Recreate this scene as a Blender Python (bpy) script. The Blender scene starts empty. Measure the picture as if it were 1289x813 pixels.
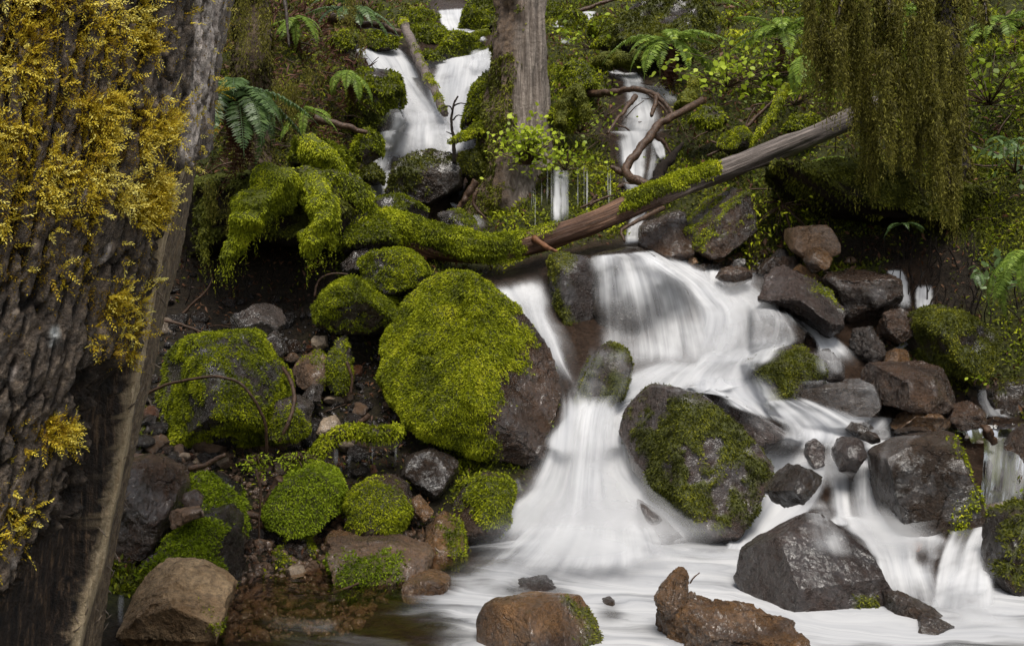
# Forest cascade: mossy boulders, silky water, fallen log and big trunk.
import bpy, math, random
import numpy as np
from mathutils import Vector, Matrix
from mathutils.bvhtree import BVHTree

scene = bpy.context.scene
col = scene.collection
rng = np.random.default_rng(7)
random.seed(7)

# ------------------------------------------------------------------ camera, sky, sun
F, CX, CY, CZ = 1300.0, 644.5, 406.5, 1.5
cam_d = bpy.data.cameras.new('camera')
cam = bpy.data.objects.new('camera', cam_d)
col.objects.link(cam)
cam.location = (0, 0, CZ)
cam.rotation_euler = (math.radians(90), 0, 0)
cam_d.sensor_width = 36.0
cam_d.lens = 36.0 * F / 1289.0
cam_d.clip_start = 0.05
cam_d.clip_end = 500
scene.camera = cam

world = bpy.data.worlds.new('World')
scene.world = world
world.use_nodes = True
wn = world.node_tree
wn.nodes.clear()
sun_dir = Vector((0.06, -0.40, 0.90)).normalized()
SUN_EL = math.asin(sun_dir.z)
SUN_ROT = math.atan2(sun_dir.x, sun_dir.y)
sky = wn.nodes.new('ShaderNodeTexSky')
sky.sky_type = 'NISHITA'
sky.sun_disc = False
sky.sun_elevation = SUN_EL
sky.sun_rotation = SUN_ROT
hs = wn.nodes.new('ShaderNodeHueSaturation')
hs.inputs['Saturation'].default_value = 0.22      # overcast: the blue is veiled by cloud
bg = wn.nodes.new('ShaderNodeBackground')
bg.inputs['Strength'].default_value = 0.068
wo = wn.nodes.new('ShaderNodeOutputWorld')
wn.links.new(sky.outputs[0], hs.inputs['Color'])
wn.links.new(hs.outputs[0], bg.inputs['Color'])
wn.links.new(bg.outputs[0], wo.inputs['Surface'])

sl = bpy.data.lights.new('sun', 'SUN')
sl.energy = 1.5
sl.angle = math.radians(28)
sl.color = (1.0, 0.95, 0.87)
sun = bpy.data.objects.new('sun', sl)
col.objects.link(sun)
sun.rotation_euler = sun_dir.to_track_quat('Z', 'Y').to_euler()
sun.location = (0, 0, 30)

scene.view_settings.view_transform = 'Standard'
scene.view_settings.look = 'None'
scene.view_settings.exposure = 1.62
scene.view_settings.gamma = 1.0
scene.render.engine = 'CYCLES'
scene.cycles.max_bounces = 8
scene.cycles.diffuse_bounces = 3
scene.cycles.transparent_max_bounces = 24
scene.cycles.caustics_reflective = False
scene.cycles.caustics_refractive = False
scene.cycles.use_denoising = True

# ------------------------------------------------------------------ numeric helpers
def P(px, py, Y):
    px = np.asarray(px, float); py = np.asarray(py, float); Y = np.asarray(Y, float)
    px, py, Y = np.broadcast_arrays(px, py, Y)
    return np.stack([(px - CX) / F * Y, Y, CZ - (py - CY) / F * Y], -1)

def proj(V):
    y = np.maximum(V[..., 1], .05)
    return CX + V[..., 0] / y * F, CY - (V[..., 2] - CZ) / y * F

def _hash(ix, iy, iz, s=0):
    h = (ix.astype(np.int64) * 374761393 + iy.astype(np.int64) * 668265263 + iz.astype(np.int64) * 2147483647 + s * 1274126177) & 0xffffffff
    h = ((h ^ (h >> 13)) * 1274126177) & 0xffffffff
    h = ((h ^ (h >> 15)) * 2246822519) & 0xffffffff
    return ((h ^ (h >> 16)) & 0xffffff) / float(0xffffff)

def vnoise(p, s=0):                        # value noise in -1..1
    p = np.asarray(p, float)
    i = np.floor(p); f = p - i; f = f * f * f * (f * (f * 6 - 15) + 10)
    i = i.astype(np.int64); r = 0
    for dx in (0, 1):
        wx = f[..., 0] if dx else 1 - f[..., 0]
        for dy in (0, 1):
            wy = f[..., 1] if dy else 1 - f[..., 1]
            for dz in (0, 1):
                wz = f[..., 2] if dz else 1 - f[..., 2]
                r = r + wx * wy * wz * _hash(i[..., 0] + dx, i[..., 1] + dy, i[..., 2] + dz, s)
    return r * 2 - 1

def fbm(p, o=4, s=0):
    a, r, t = 1.0, 0, 0
    for k in range(o):
        r = r + a * vnoise(p * (2.03 ** k) + 17.3 * k, s + k); t += a; a *= .5
    return r / t * 1.6

def worley(u, v, s=0):                     # distance to the cell border
    iu = np.floor(u).astype(np.int64); iv = np.floor(v).astype(np.int64)
    f1 = np.full(u.shape, 9.); f2 = np.full(u.shape, 9.)
    z = np.zeros_like(iu)
    for a in (-1, 0, 1):
        for b in (-1, 0, 1):
            cu = iu + a + _hash(iu + a, iv + b, z, s); cv = iv + b + _hash(iu + a, iv + b, z + 7, s)
            d = np.sqrt((u - cu) ** 2 + (v - cv) ** 2)
            f2 = np.where(d < f1, f1, np.minimum(f2, d)); f1 = np.minimum(f1, d)
    return f2 - f1

def sstep(a, b, x):
    t = np.clip((x - a) / (b - a), 0, 1)
    return t * t * (3 - 2 * t)

def facets(p, s=0):                        # tilted random cells: the chipped planes of broken rock
    i = np.floor(p).astype(np.int64); best = np.full(len(p), 9.); out = np.zeros(len(p))
    for a in (-1, 0, 1):
        for b in (-1, 0, 1):
            for c in (-1, 0, 1):
                q = i + np.array([a, b, c]); h = [_hash(q[:, 0], q[:, 1], q[:, 2], s + k) for k in range(7)]
                d = p - q - np.stack(h[:3], 1); r = (d * d).sum(1); k = r < best
                v = (d * (np.stack(h[3:6], 1) - .5)).sum(1) * 1.6 + (h[6] - .5) * .5
                out = np.where(k, v, out); best = np.where(k, r, best)
    return out

def inpoly(px, py, poly):
    poly = np.asarray(poly, float)
    r = np.zeros(px.shape, bool)
    n = len(poly); j = n - 1
    for i in range(n):
        xi, yi = poly[i]; xj, yj = poly[j]
        if yi != yj:
            c = ((yi > py) != (yj > py)) & (px < (xj - xi) * (py - yi) / (yj - yi) + xi)
            r ^= c
        j = i
    return r

def polydist(px, py, line):                # distance to an open polyline
    line = np.asarray(line, float); d = np.full(px.shape, 1e9)
    for (ax, ay), (bx, by) in zip(line[:-1], line[1:]):
        L = (bx - ax) ** 2 + (by - ay) ** 2
        t = np.clip(((px - ax) * (bx - ax) + (py - ay) * (by - ay)) / L, 0, 1)
        d = np.minimum(d, np.hypot(px - ax - t * (bx - ax), py - ay - t * (by - ay)))
    return d

def norm(v):
    return v / np.maximum(np.linalg.norm(v, axis=-1, keepdims=True), 1e-9)

def vnormals(V, T):
    n = np.cross(V[T[:, 1]] - V[T[:, 0]], V[T[:, 2]] - V[T[:, 0]])
    N = np.zeros_like(V)
    for k in range(3):
        for c in range(3):
            N[:, c] += np.bincount(T[:, k], n[:, c], len(V))
    return norm(N)

def spline(pts, n):
    pts = np.asarray(pts, float)
    d = np.r_[0, np.cumsum(np.linalg.norm(np.diff(pts[:, :3], axis=0), axis=1) + 1e-9)]
    t = np.linspace(0, d[-1], n); m = np.gradient(pts, d, axis=0) if len(pts) > 2 else None
    if m is None:
        return pts[0] + (pts[1] - pts[0]) * (t / d[-1])[:, None]
    k = np.clip(np.searchsorted(d, t, 'right') - 1, 0, len(d) - 2)
    h = (d[k + 1] - d[k])[:, None]; u = ((t - d[k])[:, None]) / h
    return ((2 * u ** 3 - 3 * u ** 2 + 1) * pts[k] + (u ** 3 - 2 * u ** 2 + u) * h * m[k]
            + (-2 * u ** 3 + 3 * u ** 2) * pts[k + 1] + (u ** 3 - u ** 2) * h * m[k + 1])

# ------------------------------------------------------------------ object helpers
def mesh(name, V, faces, mat=None, attrs=None, uv=None, smooth=True):
    V = np.asarray(V, float); faces = np.asarray(faces, np.int32)
    me = bpy.data.meshes.new(name)
    me.vertices.add(len(V)); me.vertices.foreach_set('co', V.astype(np.float32).ravel())
    k = faces.shape[1]
    me.loops.add(faces.size); me.loops.foreach_set('vertex_index', faces.ravel())
    me.polygons.add(len(faces)); me.polygons.foreach_set('loop_start', np.arange(0, faces.size, k, dtype=np.int32))
    me.update(calc_edges=True)
    if smooth:
        me.polygons.foreach_set('use_smooth', np.ones(len(faces), bool))
    for a, val in (attrs or {}).items():
        val = np.asarray(val, np.float32)
        if val.ndim == 1:
            me.attributes.new(a, 'FLOAT', 'POINT').data.foreach_set('value', val)
        else:
            me.attributes.new(a, 'FLOAT_COLOR', 'POINT').data.foreach_set('color', np.c_[val, np.ones(len(val))].astype(np.float32).ravel() if val.shape[1] == 3 else val.ravel())
    if uv is not None:
        l = me.uv_layers.new(name='flow')
        l.data.foreach_set('uv', np.asarray(uv, np.float32)[faces.ravel()].ravel())
    if mat:
        me.materials.append(mat)
    return me

def obj(name, V, faces, mat, parent=None, loc=None, label=None, cat=None, group=None, kind=None, attrs=None, uv=None, smooth=True):
    V = np.asarray(V, float)
    if loc is None:
        loc = np.array(parent.location) if parent else np.array([V[:, 0].mean(), V[:, 1].mean(), V[:, 2].min()])
    o = bpy.data.objects.new(name, mesh(name, V - np.asarray(loc), faces, mat, attrs, uv, smooth))
    col.objects.link(o)
    if parent:
        o.parent = parent
        o.location = Vector(loc) - parent.location
    else:
        o.location = loc
    return tag(o, label, cat, group, kind)

def tag(o, label=None, cat=None, group=None, kind=None):
    if label: o['label'] = label
    if cat: o['category'] = cat
    if group: o['group'] = group
    if kind: o['kind'] = kind
    return o

def empty(name, loc, label, cat, group=None):
    o = bpy.data.objects.new(name, None); col.objects.link(o); o.location = loc
    o.empty_display_size = .1
    return tag(o, label, cat, group)

def grid_faces(nr, nc, wrap=False):
    i, j = np.meshgrid(np.arange(nr - 1), np.arange(nc if wrap else nc - 1), indexing='ij')
    j2 = (j + 1) % nc
    return np.stack([i * nc + j, i * nc + j2, (i + 1) * nc + j2, (i + 1) * nc + j], -1).reshape(-1, 4)

def quad2tri(q):
    return np.r_[q[:, [0, 1, 2]], q[:, [0, 2, 3]]]

def tube(path, rad, n=8, rough=0.0, s=0):
    path = np.asarray(path, float); rad = np.broadcast_to(np.asarray(rad, float), (len(path),))
    t = norm(np.gradient(path, axis=0))
    up = np.array([0.13, -.31, 1.0]); a = norm(np.cross(t, up)); b = np.cross(t, a)
    th = np.linspace(0, 2 * np.pi, n, endpoint=False)
    ring = a[:, None] * np.cos(th)[None, :, None] + b[:, None] * np.sin(th)[None, :, None]
    r = rad[:, None]
    if rough:
        q = path[:, None] + ring * r[..., None]
        r = r * (1 + rough * fbm(q / np.mean(rad) * .7, 3, s))
    R = path[:, None] + ring * r[..., None]
    R = np.concatenate([path[:1, None] + (R[:1] - path[:1, None]) * .03, R, path[-1:, None] + (R[-1:] - path[-1:, None]) * .03])
    return R.reshape(-1, 3), grid_faces(len(path) + 2, n, True)

def merge(parts):
    Vs, Fs, o = [], [], 0
    for V, f in parts:
        Vs.append(V); Fs.append(f + o); o += len(V)
    return np.concatenate(Vs), np.concatenate(Fs)

# ------------------------------------------------------------------ materials
class NT:
    def __init__(self, name):
        self.m = bpy.data.materials.new(name); self.m.use_nodes = True
        self.t = self.m.node_tree; self.t.nodes.clear()
        self.out = self.t.nodes.new('ShaderNodeOutputMaterial')
    def n(self, typ, ins=None, **pr):
        nd = self.t.nodes.new('ShaderNode' + typ)
        for k, v in pr.items(): setattr(nd, k, v)
        for k, v in (ins or {}).items():
            if isinstance(v, bpy.types.NodeSocket): self.t.links.new(v, nd.inputs[k])
            else: nd.inputs[k].default_value = v
        return nd
    def ramp(self, fac, stops):
        r = self.n('ValToRGB', {'Fac': fac}); e = r.color_ramp.elements
        while len(e) < len(stops): e.new(.5)
        for el, (p, c) in zip(e, stops):
            el.position = p; el.color = (*c, 1) if len(c) == 3 else c
        return r.outputs['Color']
    def mix(self, f, a, b, mode='MIX'):
        x = self.n('MixRGB', {'Fac': f, 'Color1': a, 'Color2': b}, blend_type=mode)
        return x.outputs[0]
    def math(self, op, a, b=0.0, c=None, clamp=False):
        d = {0: a, 1: b}
        if c is not None: d[2] = c
        return self.n('Math', d, operation=op, use_clamp=clamp).outputs[0]
    def attr(self, a):
        return self.n('Attribute', attribute_name=a)
    def noise(self, vec, scale, detail=4, rough=.55, dist=0):
        return self.n('TexNoise', {'Vector': vec, 'Scale': scale, 'Detail': detail, 'Roughness': rough, 'Distortion': dist}).outputs['Fac']
    def objvec(self):
        tc = self.n('TexCoord').outputs['Object']; oi = self.n('ObjectInfo').outputs['Random']
        cv = self.n('CombineXYZ', {0: self.math('MULTIPLY', oi, 37.), 1: self.math('MULTIPLY', oi, 71.), 2: self.math('MULTIPLY', oi, 13.)})
        return self.n('VectorMath', {0: tc, 1: cv.outputs[0]}, operation='ADD').outputs[0], oi
    def scalev(self, v, s):
        return self.n('VectorMath', {0: v, 1: s}, operation='MULTIPLY').outputs[0]
    def done(self, sh):
        self.t.links.new(sh, self.out.inputs['Surface']); return self.m

MOSS_UNDER = (0.070, 0.080, 0.010)

def rock_mat(name, c1, c2, r0=.22, r1=.55, bump=.6, spec=.5, var=.45, coarse=2.2, speck=None, coat=.85, crack=.5):
    g = NT(name); v, rnd = g.objvec()
    base = g.ramp(g.noise(v, coarse, 7, .62, .4), [(.3, c1), (.68, c2)])
    fine = g.noise(v, 34, 5, .7)
    base = g.mix(.75, base, g.ramp(fine, [(.28, (.25, .25, .25)), (.72, (1.75, 1.65, 1.55))]), 'MULTIPLY')
    if speck:
        sp = g.math('GREATER_THAN', g.noise(v, 60, 3, .6), .66)
        base = g.mix(g.math('MULTIPLY', sp, .6), base, (*speck, 1))
    vd = g.n('VectorMath', {0: v, 1: g.n('VectorMath', {0: g.n('TexNoise', {'Vector': v, 'Scale': 5., 'Detail': 3.}).outputs['Color'], 1: (.22, .22, .22)}, operation='MULTIPLY').outputs[0]}, operation='ADD').outputs[0]
    ck = g.n('TexVoronoi', {'Vector': g.scalev(vd, (1, 1, 1.7)), 'Scale': 3.2}, feature='DISTANCE_TO_EDGE').outputs['Distance']
    ck = g.n('MapRange', {'Value': ck, 'From Min': .0, 'From Max': .028}).outputs[0]
    ck = g.math('MAXIMUM', ck, g.n('MapRange', {'Value': g.noise(v, 2.6, 2), 'From Min': .44, 'From Max': .52}).outputs[0])
    base = g.mix(crack, base, g.mix(ck, (.25, .22, .2, 1), (1, 1, 1, 1)), 'MULTIPLY')
    val = g.math('MULTIPLY_ADD', rnd, var, 1 - var / 2)
    hsv = g.n('HueSaturation', {'Value': val, 'Color': base})
    base = hsv.outputs[0]
    ms = g.attr('moss').outputs['Fac']
    base = g.mix(ms, base, (*MOSS_UNDER, 1))
    rough = g.math('MULTIPLY_ADD', g.noise(v, 9, 4), r1 - r0, r0)
    rough = g.math('ADD', rough, g.math('MULTIPLY', ms, .5), clamp=True)
    h = g.math('ADD', g.math('MULTIPLY', g.noise(v, 7, 8, .72, .3), 1.3), g.math('MULTIPLY', g.noise(v, 55, 3, .7), .5))
    h = g.math('ADD', h, g.math('MULTIPLY', ck, .55 * crack))
    bp = g.n('Bump', {'Height': h, 'Strength': min(1, bump * 1.3), 'Distance': .07}).outputs[0]
    p = g.n('BsdfPrincipled', {'Base Color': base, 'Roughness': rough, 'Normal': bp})
    p.inputs['Specular IOR Level'].default_value = spec
    ct = g.math('MULTIPLY', g.n('MapRange', {'Value': g.noise(v, 4.5, 5, .65), 'From Min': .44, 'From Max': .56}).outputs[0], g.math('MULTIPLY_ADD', ms, -1.0, 1.0), clamp=True)
    g.t.links.new(g.math('MULTIPLY', ct, coat), p.inputs['Coat Weight']); p.inputs['Coat Roughness'].default_value = .15
    cb = g.n('Bump', {'Height': g.noise(v, 14, 5, .62, .5), 'Strength': .55, 'Distance': .035}).outputs[0]
    g.t.links.new(cb, p.inputs['Coat Normal'])
    return g.done(p.outputs[0])

def leaf_mat(name, stops, rough=.6, trans=.28, spec=.16):
    g = NT(name); t = g.attr('tint').outputs['Fac']
    c = g.ramp(t, stops)
    p = g.n('BsdfPrincipled', {'Base Color': c, 'Roughness': rough})
    p.inputs['Specular IOR Level'].default_value = spec
    tr = g.n('BsdfTranslucent', {'Color': c})
    return g.done(g.n('MixShader', {0: trans, 1: p.outputs[0], 2: tr.outputs[0]}).outputs[0])

def wood_mat(name, c1, c2, grain=(30, 30, 2.0), rough=.6, moss=True, bump=.5):
    g = NT(name); v, rnd = g.objvec()
    n1 = g.noise(g.scalev(v, grain), 1.0, 6, .65)
    c = g.ramp(n1, [(.3, c1), (.7, c2)])
    c = g.mix(.6, c, g.ramp(g.noise(v, 25, 4), [(.3, (.5, .5, .5)), (.7, (1.3, 1.3, 1.3))]), 'MULTIPLY')
    if moss:
        c = g.mix(g.attr('moss').outputs['Fac'], c, (*MOSS_UNDER, 1))
    bp = g.n('Bump', {'Height': n1, 'Strength': bump, 'Distance': .02}).outputs[0]
    rg = g.math('MULTIPLY_ADD', g.attr('moss').outputs['Fac'], .45, rough, clamp=True)
    return g.done(g.n('BsdfPrincipled', {'Base Color': c, 'Roughness': rg, 'Normal': bp, 'Specular IOR Level': .22}).outputs[0])

M = {}
M['dark'] = rock_mat('wet_dark_rock', (.011, .0075, .005), (.054, .036, .025), .16, .42, .8, .35)
M['grey'] = rock_mat('wet_grey_rock', (.013, .010, .009), (.078, .062, .054), .12, .36, .8, .45)
M['brown'] = rock_mat('wet_brown_rock', (.018, .010, .006), (.082, .047, .028), .14, .4, .75)
M['ochre'] = rock_mat('ochre_rock', (.034, .017, .008), (.23, .125, .052), .14, .42, .9)
M['earth'] = rock_mat('dark_earth', (.006, .004, .003), (.035, .022, .014), .6, .9, .9, .2, .2, 3., None, 0., 0.)
M['tan'] = rock_mat('tan_rock', (.24, .145, .07), (.58, .42, .25), .4, .65, .9, .3, .2, 3.0, None, .15)
M['warm'] = rock_mat('warm_rock', (.075, .042, .022), (.19, .115, .065), .3, .6, .6)
M['pale'] = rock_mat('pale_stone', (.16, .12, .085), (.36, .28, .2), .4, .6, .5)
M['rust'] = rock_mat('rusty_stone', (.08, .028, .012), (.24, .10, .045), .2, .45, .6)
M['slick'] = rock_mat('slick_rock', (.015, .0105, .009), (.062, .044, .038), .16, .40, .7, .4, .45, 2.2, None, .8, .2)
M['moss'] = leaf_mat('bright_moss', [(0, (.035, .042, .004)), (.3, (.13, .155, .007)), (.65, (.34, .375, .012)), (1, (.56, .55, .035))])
M['lime'] = leaf_mat('lime_moss', [(0, (.06, .095, .006)), (.4, (.17, .23, .010)), (.75, (.29, .36, .016)), (1, (.40, .45, .03))])
M['olive'] = leaf_mat('olive_moss', [(0, (.026, .028, .005)), (.4, (.085, .092, .010)), (.75, (.18, .185, .016)), (1, (.30, .28, .035))])
M['gold'] = leaf_mat('golden_moss', [(0, (.11, .06, .008)), (.3, (.30, .185, .010)), (.6, (.62, .47, .03)), (1, (.85, .76, .22))], .65, .35, .2)
M['beard'] = leaf_mat('hanging_moss', [(0, (.024, .021, .005)), (.4, (.075, .068, .011)), (.75, (.165, .15, .020)), (1, (.29, .27, .05))], .65, .35)
M['fern'] = leaf_mat('fern_leaf', [(0, (.024, .048, .012)), (.5, (.068, .118, .030)), (1, (.15, .22, .07))], .38, .25, .35)
M['fern_light'] = leaf_mat('pale_fern_leaf', [(0, (.06, .10, .014)), (.5, (.15, .225, .030)), (1, (.30, .38, .07))], .4, .3)
M['dead'] = leaf_mat('dead_fern', [(0, (.03, .012, .008)), (.5, (.10, .042, .028)), (1, (.20, .095, .06))], .6, .15)
M['leaf'] = leaf_mat('ground_leaf', [(0, (.05, .075, .006)), (.5, (.17, .235, .012)), (1, (.42, .50, .04))], .4, .35)
M['litter'] = leaf_mat('leaf_litter', [(0, (.03, .014, .008)), (.5, (.11, .05, .025)), (1, (.26, .15, .08))], .5, .1)
M['twig'] = wood_mat('twig_wood', (.022, .013, .009), (.105, .06, .036), (40, 40, 40), .4)
M['root'] = wood_mat('dark_root', (.005, .004, .003), (.020, .013, .009), (40, 40, 40), .95, False)
M['redwood'] = wood_mat('wet_red_wood', (.06, .025, .012), (.21, .095, .045), (6, 40, 40), .42)
M['grey_wood'] = wood_mat('weathered_wood', (.05, .04, .035), (.22, .175, .155), (5, 45, 45), .5)
M['dark_wood'] = wood_mat('dark_wet_wood', (.015, .011, .008), (.06, .042, .03), (8, 40, 40), .4)

# ------------------------------------------------------------------ terrain: one sheet, heights from surveyed points
CTRL = """760 850 4.9;1000 840 5.2;600 840 4.95;350 835 5.0;1289 806 5.5;1000 745 5.9;760 740 6.2;500 760 5.75;620 722 6.5
700 672 7.0;800 690 6.75;740 560 7.6;740 480 8.1;800 430 8.6;800 380 9.0;800 318 9.5;780 285 10.4;790 230 11.5;790 180 12.2;790 120 13;760 85 14.5;720 25 17
590 700 6.5;480 722 6.2;300 745 5.85;170 800 5.0;100 830 4.7;250 650 6.5;400 620 7.0;250 562 7.3;430 520 7.8;270 430 8.1;400 440 8.4;330 380 8.9;430 350 8.8;250 345 9.1;350 345 9.3
430 290 9.2;350 250 9.3;400 180 10.2;300 100 10.2;400 60 11.6;350 0 12.2;480 290 9.9;470 245 11.4;540 250 11.6;530 150 13.2;530 70 15;580 20 16.6;640 250 11.2;570 300 10.2;620 345 9.3;640 400 8.8;690 450 8.3
660 300 10.2;700 215 10.9;740 250 10.7;700 130 12.3;700 70 14.5
880 340 9.8;900 285 10.2;1000 335 9.8;1080 400 9.1;1150 390 9.2;1200 440 8.8;1289 400 8.9;950 450 8.5;1050 520 8.0;1150 500 8.3;1250 520 8.2;1289 560 7.8;1070 600 7.4;1200 640 7.0;1080 700 6.4;1150 742 5.6;1200 700 6.25;1250 750 5.55;1289 760 5.5;1120 665 6.9;1040 470 8.4;950 380 9.2;860 560 7.6;880 680 6.8
1000 285 10.2;1100 300 9.9;1200 330 9.4;1289 320 9.1;1000 200 10.9;1100 150 11.4;1250 200 10;1289 100 10.6;950 120 12.4;900 60 14;1000 30 14;1200 50 12;1200 0 13;850 10 16;870 200 11.2"""
cxy, cz = [], []
for it in CTRL.replace('\n', ';').split(';'):
    a, b, c = map(float, it.split()); p = P(a, b, c); cxy.append(p[:2]); cz.append(p[2])
for x, y, z in [(-3, 3.5, .1), (-2.2, 3.0, .0), (-2.6, 4.6, .25), (-3.5, 5.5, .9), (-4.2, 7, 1.6), (-5, 8.5, 2.6), (-6, 10, 3.8), (-8, 12, 5.6), (-7, 15, 7), (-3, 17, 6.9), (0, 20, 8.2), (4, 18, 7.8), (8, 16, 7.5), (7, 12, 5.4), (6, 9, 3.2), (5.2, 7, 1.9), (4.6, 5.5, 1.), (3.5, 4.2, .2), (1.5, 3.4, -.3), (-.5, 3.2, -.3), (0, 1, -.35), (-4, 0, .1), (4, 0, .0), (9, 4, 2), (-9, 5, 3), (9, 20, 9.5), (-9, 20, 9.8)]:
    cxy.append([x, y]); cz.append(z)
cxy = np.array(cxy); cz = np.array(cz)
def _K(d2): return np.where(d2 > 0, d2 * np.log(np.maximum(d2, 1e-12)) * .5, 0)
_n = len(cz); _A = np.zeros((_n + 3, _n + 3))
_A[:_n, :_n] = _K(((cxy[:, None] - cxy[None]) ** 2).sum(-1)) + np.eye(_n) * .05
_A[:_n, _n] = 1; _A[:_n, _n + 1:] = cxy; _A[_n, :_n] = 1; _A[_n + 1:, :_n] = cxy.T
_W = np.linalg.solve(_A, np.r_[cz, 0, 0, 0])
GS = .085
GX = np.arange(-13, 13.01, GS); GY = np.arange(-1, 27.01, GS)
_gx, _gy = np.meshgrid(GX, GY)
def _H(x, y):
    q = np.c_[x.ravel(), y.ravel()]; out = np.empty(len(q))
    for i in range(0, len(q), 15000):
        b = q[i:i + 15000]
        out[i:i + 15000] = _K(((b[:, None] - cxy[None]) ** 2).sum(-1)) @ _W[:_n] + _W[_n] + b @ _W[_n + 1:]
    return out.reshape(x.shape)
_cx = np.arange(-13, 13.31, .3); _cy = np.arange(-1, 27.31, .3)
_cz = _H(*np.meshgrid(_cx, _cy))
def _bil(x, y, x0, y0, s, Z):
    fx = np.clip((x - x0) / s, 0, Z.shape[1] - 1.001); fy = np.clip((y - y0) / s, 0, Z.shape[0] - 1.001)
    i = fx.astype(int); j = fy.astype(int); u = fx - i; v = fy - j
    return (Z[j, i] * (1 - u) + Z[j, i + 1] * u) * (1 - v) + (Z[j + 1, i] * (1 - u) + Z[j + 1, i + 1] * u) * v
GZ = _H(_gx, _gy)

STREAM = [  # where the water runs, as image outlines of the bed
 [(440, 50), (520, 60), (548, 45), (540, 0), (590, 0), (628, 55), (628, 110), (612, 210), (610, 305), (560, 310), (490, 270), (455, 245), (468, 190), (482, 130), (455, 85)],
 [(748, 75), (775, 75), (835, 112), (842, 170), (828, 240), (818, 328), (788, 328), (784, 240), (760, 172), (772, 120)],
 [(600, 340), (700, 320), (740, 300), (950, 330), (1060, 400), (1140, 330), (1180, 330), (1160, 400), (1110, 480), (1289, 500), (1289, 790), (1289, 860), (60, 900), (140, 800), (300, 738), (480, 722), (590, 690), (690, 560), (700, 470), (640, 410)]]
def stream_mask(px, py):
    r = np.zeros(px.shape, bool)
    for s in STREAM: r |= inpoly(px, py, s)
    return r
_px, _py = proj(np.stack([_gx, _gy, GZ], -1))
_st = (stream_mask(_px, _py) & (_gy > 2)).astype(float)
for _ in range(3):
    _st = (_st + np.roll(_st, 1, 0) + np.roll(_st, -1, 0) + np.roll(_st, 1, 1) + np.roll(_st, -1, 1)) / 5
_q = np.stack([_gx, _gy, GZ], -1)
_rub = inpoly(_px, _py, [(190, 380), (480, 380), (560, 600), (590, 700), (330, 760), (150, 720), (170, 560)])
rough = np.where(_rub, .05, .13) * (1 - .75 * _st)
GZ = GZ + (rough * fbm(_q * 1.7, 4, 3) + .035 * fbm(_q * 6, 3, 9) * (1 - .5 * _st)) * sstep(2.5, 5, _gy)

g = NT('forest_floor')
pos = g.n('NewGeometry').outputs['Position']
n1 = g.noise(pos, 1.3, 6, .6); n2 = g.noise(pos, 24, 5, .7)
soil = g.ramp(n2, [(.3, (.006, .004, .003)), (.7, (.036, .023, .014))])
green = g.ramp(n2, [(.3, (.012, .014, .003)), (.7, (.075, .08, .012))])
veg = g.math('MULTIPLY', g.attr('veg').outputs['Fac'], g.n('MapRange', {'Value': n1, 'From Min': .28, 'From Max': .42}).outputs[0])
base = g.mix(veg, soil, green)
bed = g.ramp(n2, [(.3, (.014, .008, .005)), (.7, (.07, .042, .027))])
base = g.mix(g.attr('wet').outputs['Fac'], base, bed)
rg = g.math('MULTIPLY_ADD', g.attr('wet').outputs['Fac'], -.45, .8)
bp = g.n('Bump', {'Height': g.noise(pos, 18, 8, .7), 'Strength': 1., 'Distance': .1}).outputs[0]
M['ground'] = g.done(g.n('BsdfPrincipled', {'Base Color': base, 'Roughness': rg, 'Normal': bp, 'Specular IOR Level': .25}).outputs[0])

TV = np.stack([_gx, _gy, GZ], -1).reshape(-1, 3)
TF = grid_faces(len(GY), len(GX))
HOLLOW = [(205, 285), (300, 270), (425, 285), (425, 380), (380, 430), (180, 430)]
RBANK = [(955, 285), (1010, 288), (1100, 278), (1230, 305), (1240, 400), (1150, 400), (1110, 330), (1000, 300)]
veg0 = 1 - np.maximum(_st, .85 * _rub); veg0 = np.where(inpoly(_px, _py, HOLLOW) | inpoly(_px, _py, RBANK), .05, veg0)
terrain = obj('hillside', TV, TF, M['ground'], loc=(0, 0, 0), kind='structure', attrs={'veg': veg0.ravel(), 'wet': np.clip(_st * 1.2, 0, 1).ravel()})

def Hg(x, y): return _bil(np.asarray(x, float), np.asarray(y, float), GX[0], GY[0], GS, GZ)

def D(px, py):                              # distance (along Y) at which a sight line meets the ground
    px, py = np.broadcast_arrays(np.asarray(px, float), np.asarray(py, float))
    px = np.atleast_1d(px); py = np.atleast_1d(py)
    tx = (px - CX) / F; tz = -(py - CY) / F
    Y = np.full(px.shape, 3.2); done = np.zeros(px.shape, bool); st = .05
    for k in range(420):
        done |= (CZ + tz * Y) <= Hg(tx * Y, Y)
        if done.all(): break
        Y = np.where(done, Y, Y + st)
    lo = Y - st; hi = Y.copy()
    for k in range(7):
        m = (lo + hi) / 2; h = (CZ + tz * m) <= Hg(tx * m, m); hi = np.where(h, m, hi); lo = np.where(h, lo, m)
    return hi
def D1(px, py): return float(D(px, py)[0])

SOLID = [(TV, quad2tri(TF))]
SUBM = [(TV, quad2tri(TF))]

# ------------------------------------------------------------------ leaf and moss geometry
def leaflets(base, dirs, nor, L, Wd, tint, bend=0.25):
    """one folded four-cornered leaf per row -> verts, quads, tint"""
    side = norm(np.cross(dirs, nor)); up = norm(np.cross(side, dirs))
    L = np.broadcast_to(L, (len(base),))[:, None]; Wd = np.broadcast_to(Wd, (len(base),))[:, None]
    mid = base + dirs * L * .45 + up * L * bend * .5
    V = np.stack([base, mid + side * Wd * .5, base + dirs * L - up * L * bend * .3, mid - side * Wd * .5], 1).reshape(-1, 3)
    Fq = np.arange(len(base) * 4, dtype=np.int32).reshape(-1, 4)
    return V, Fq, np.repeat(np.clip(tint, 0, 1), 4)

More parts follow.
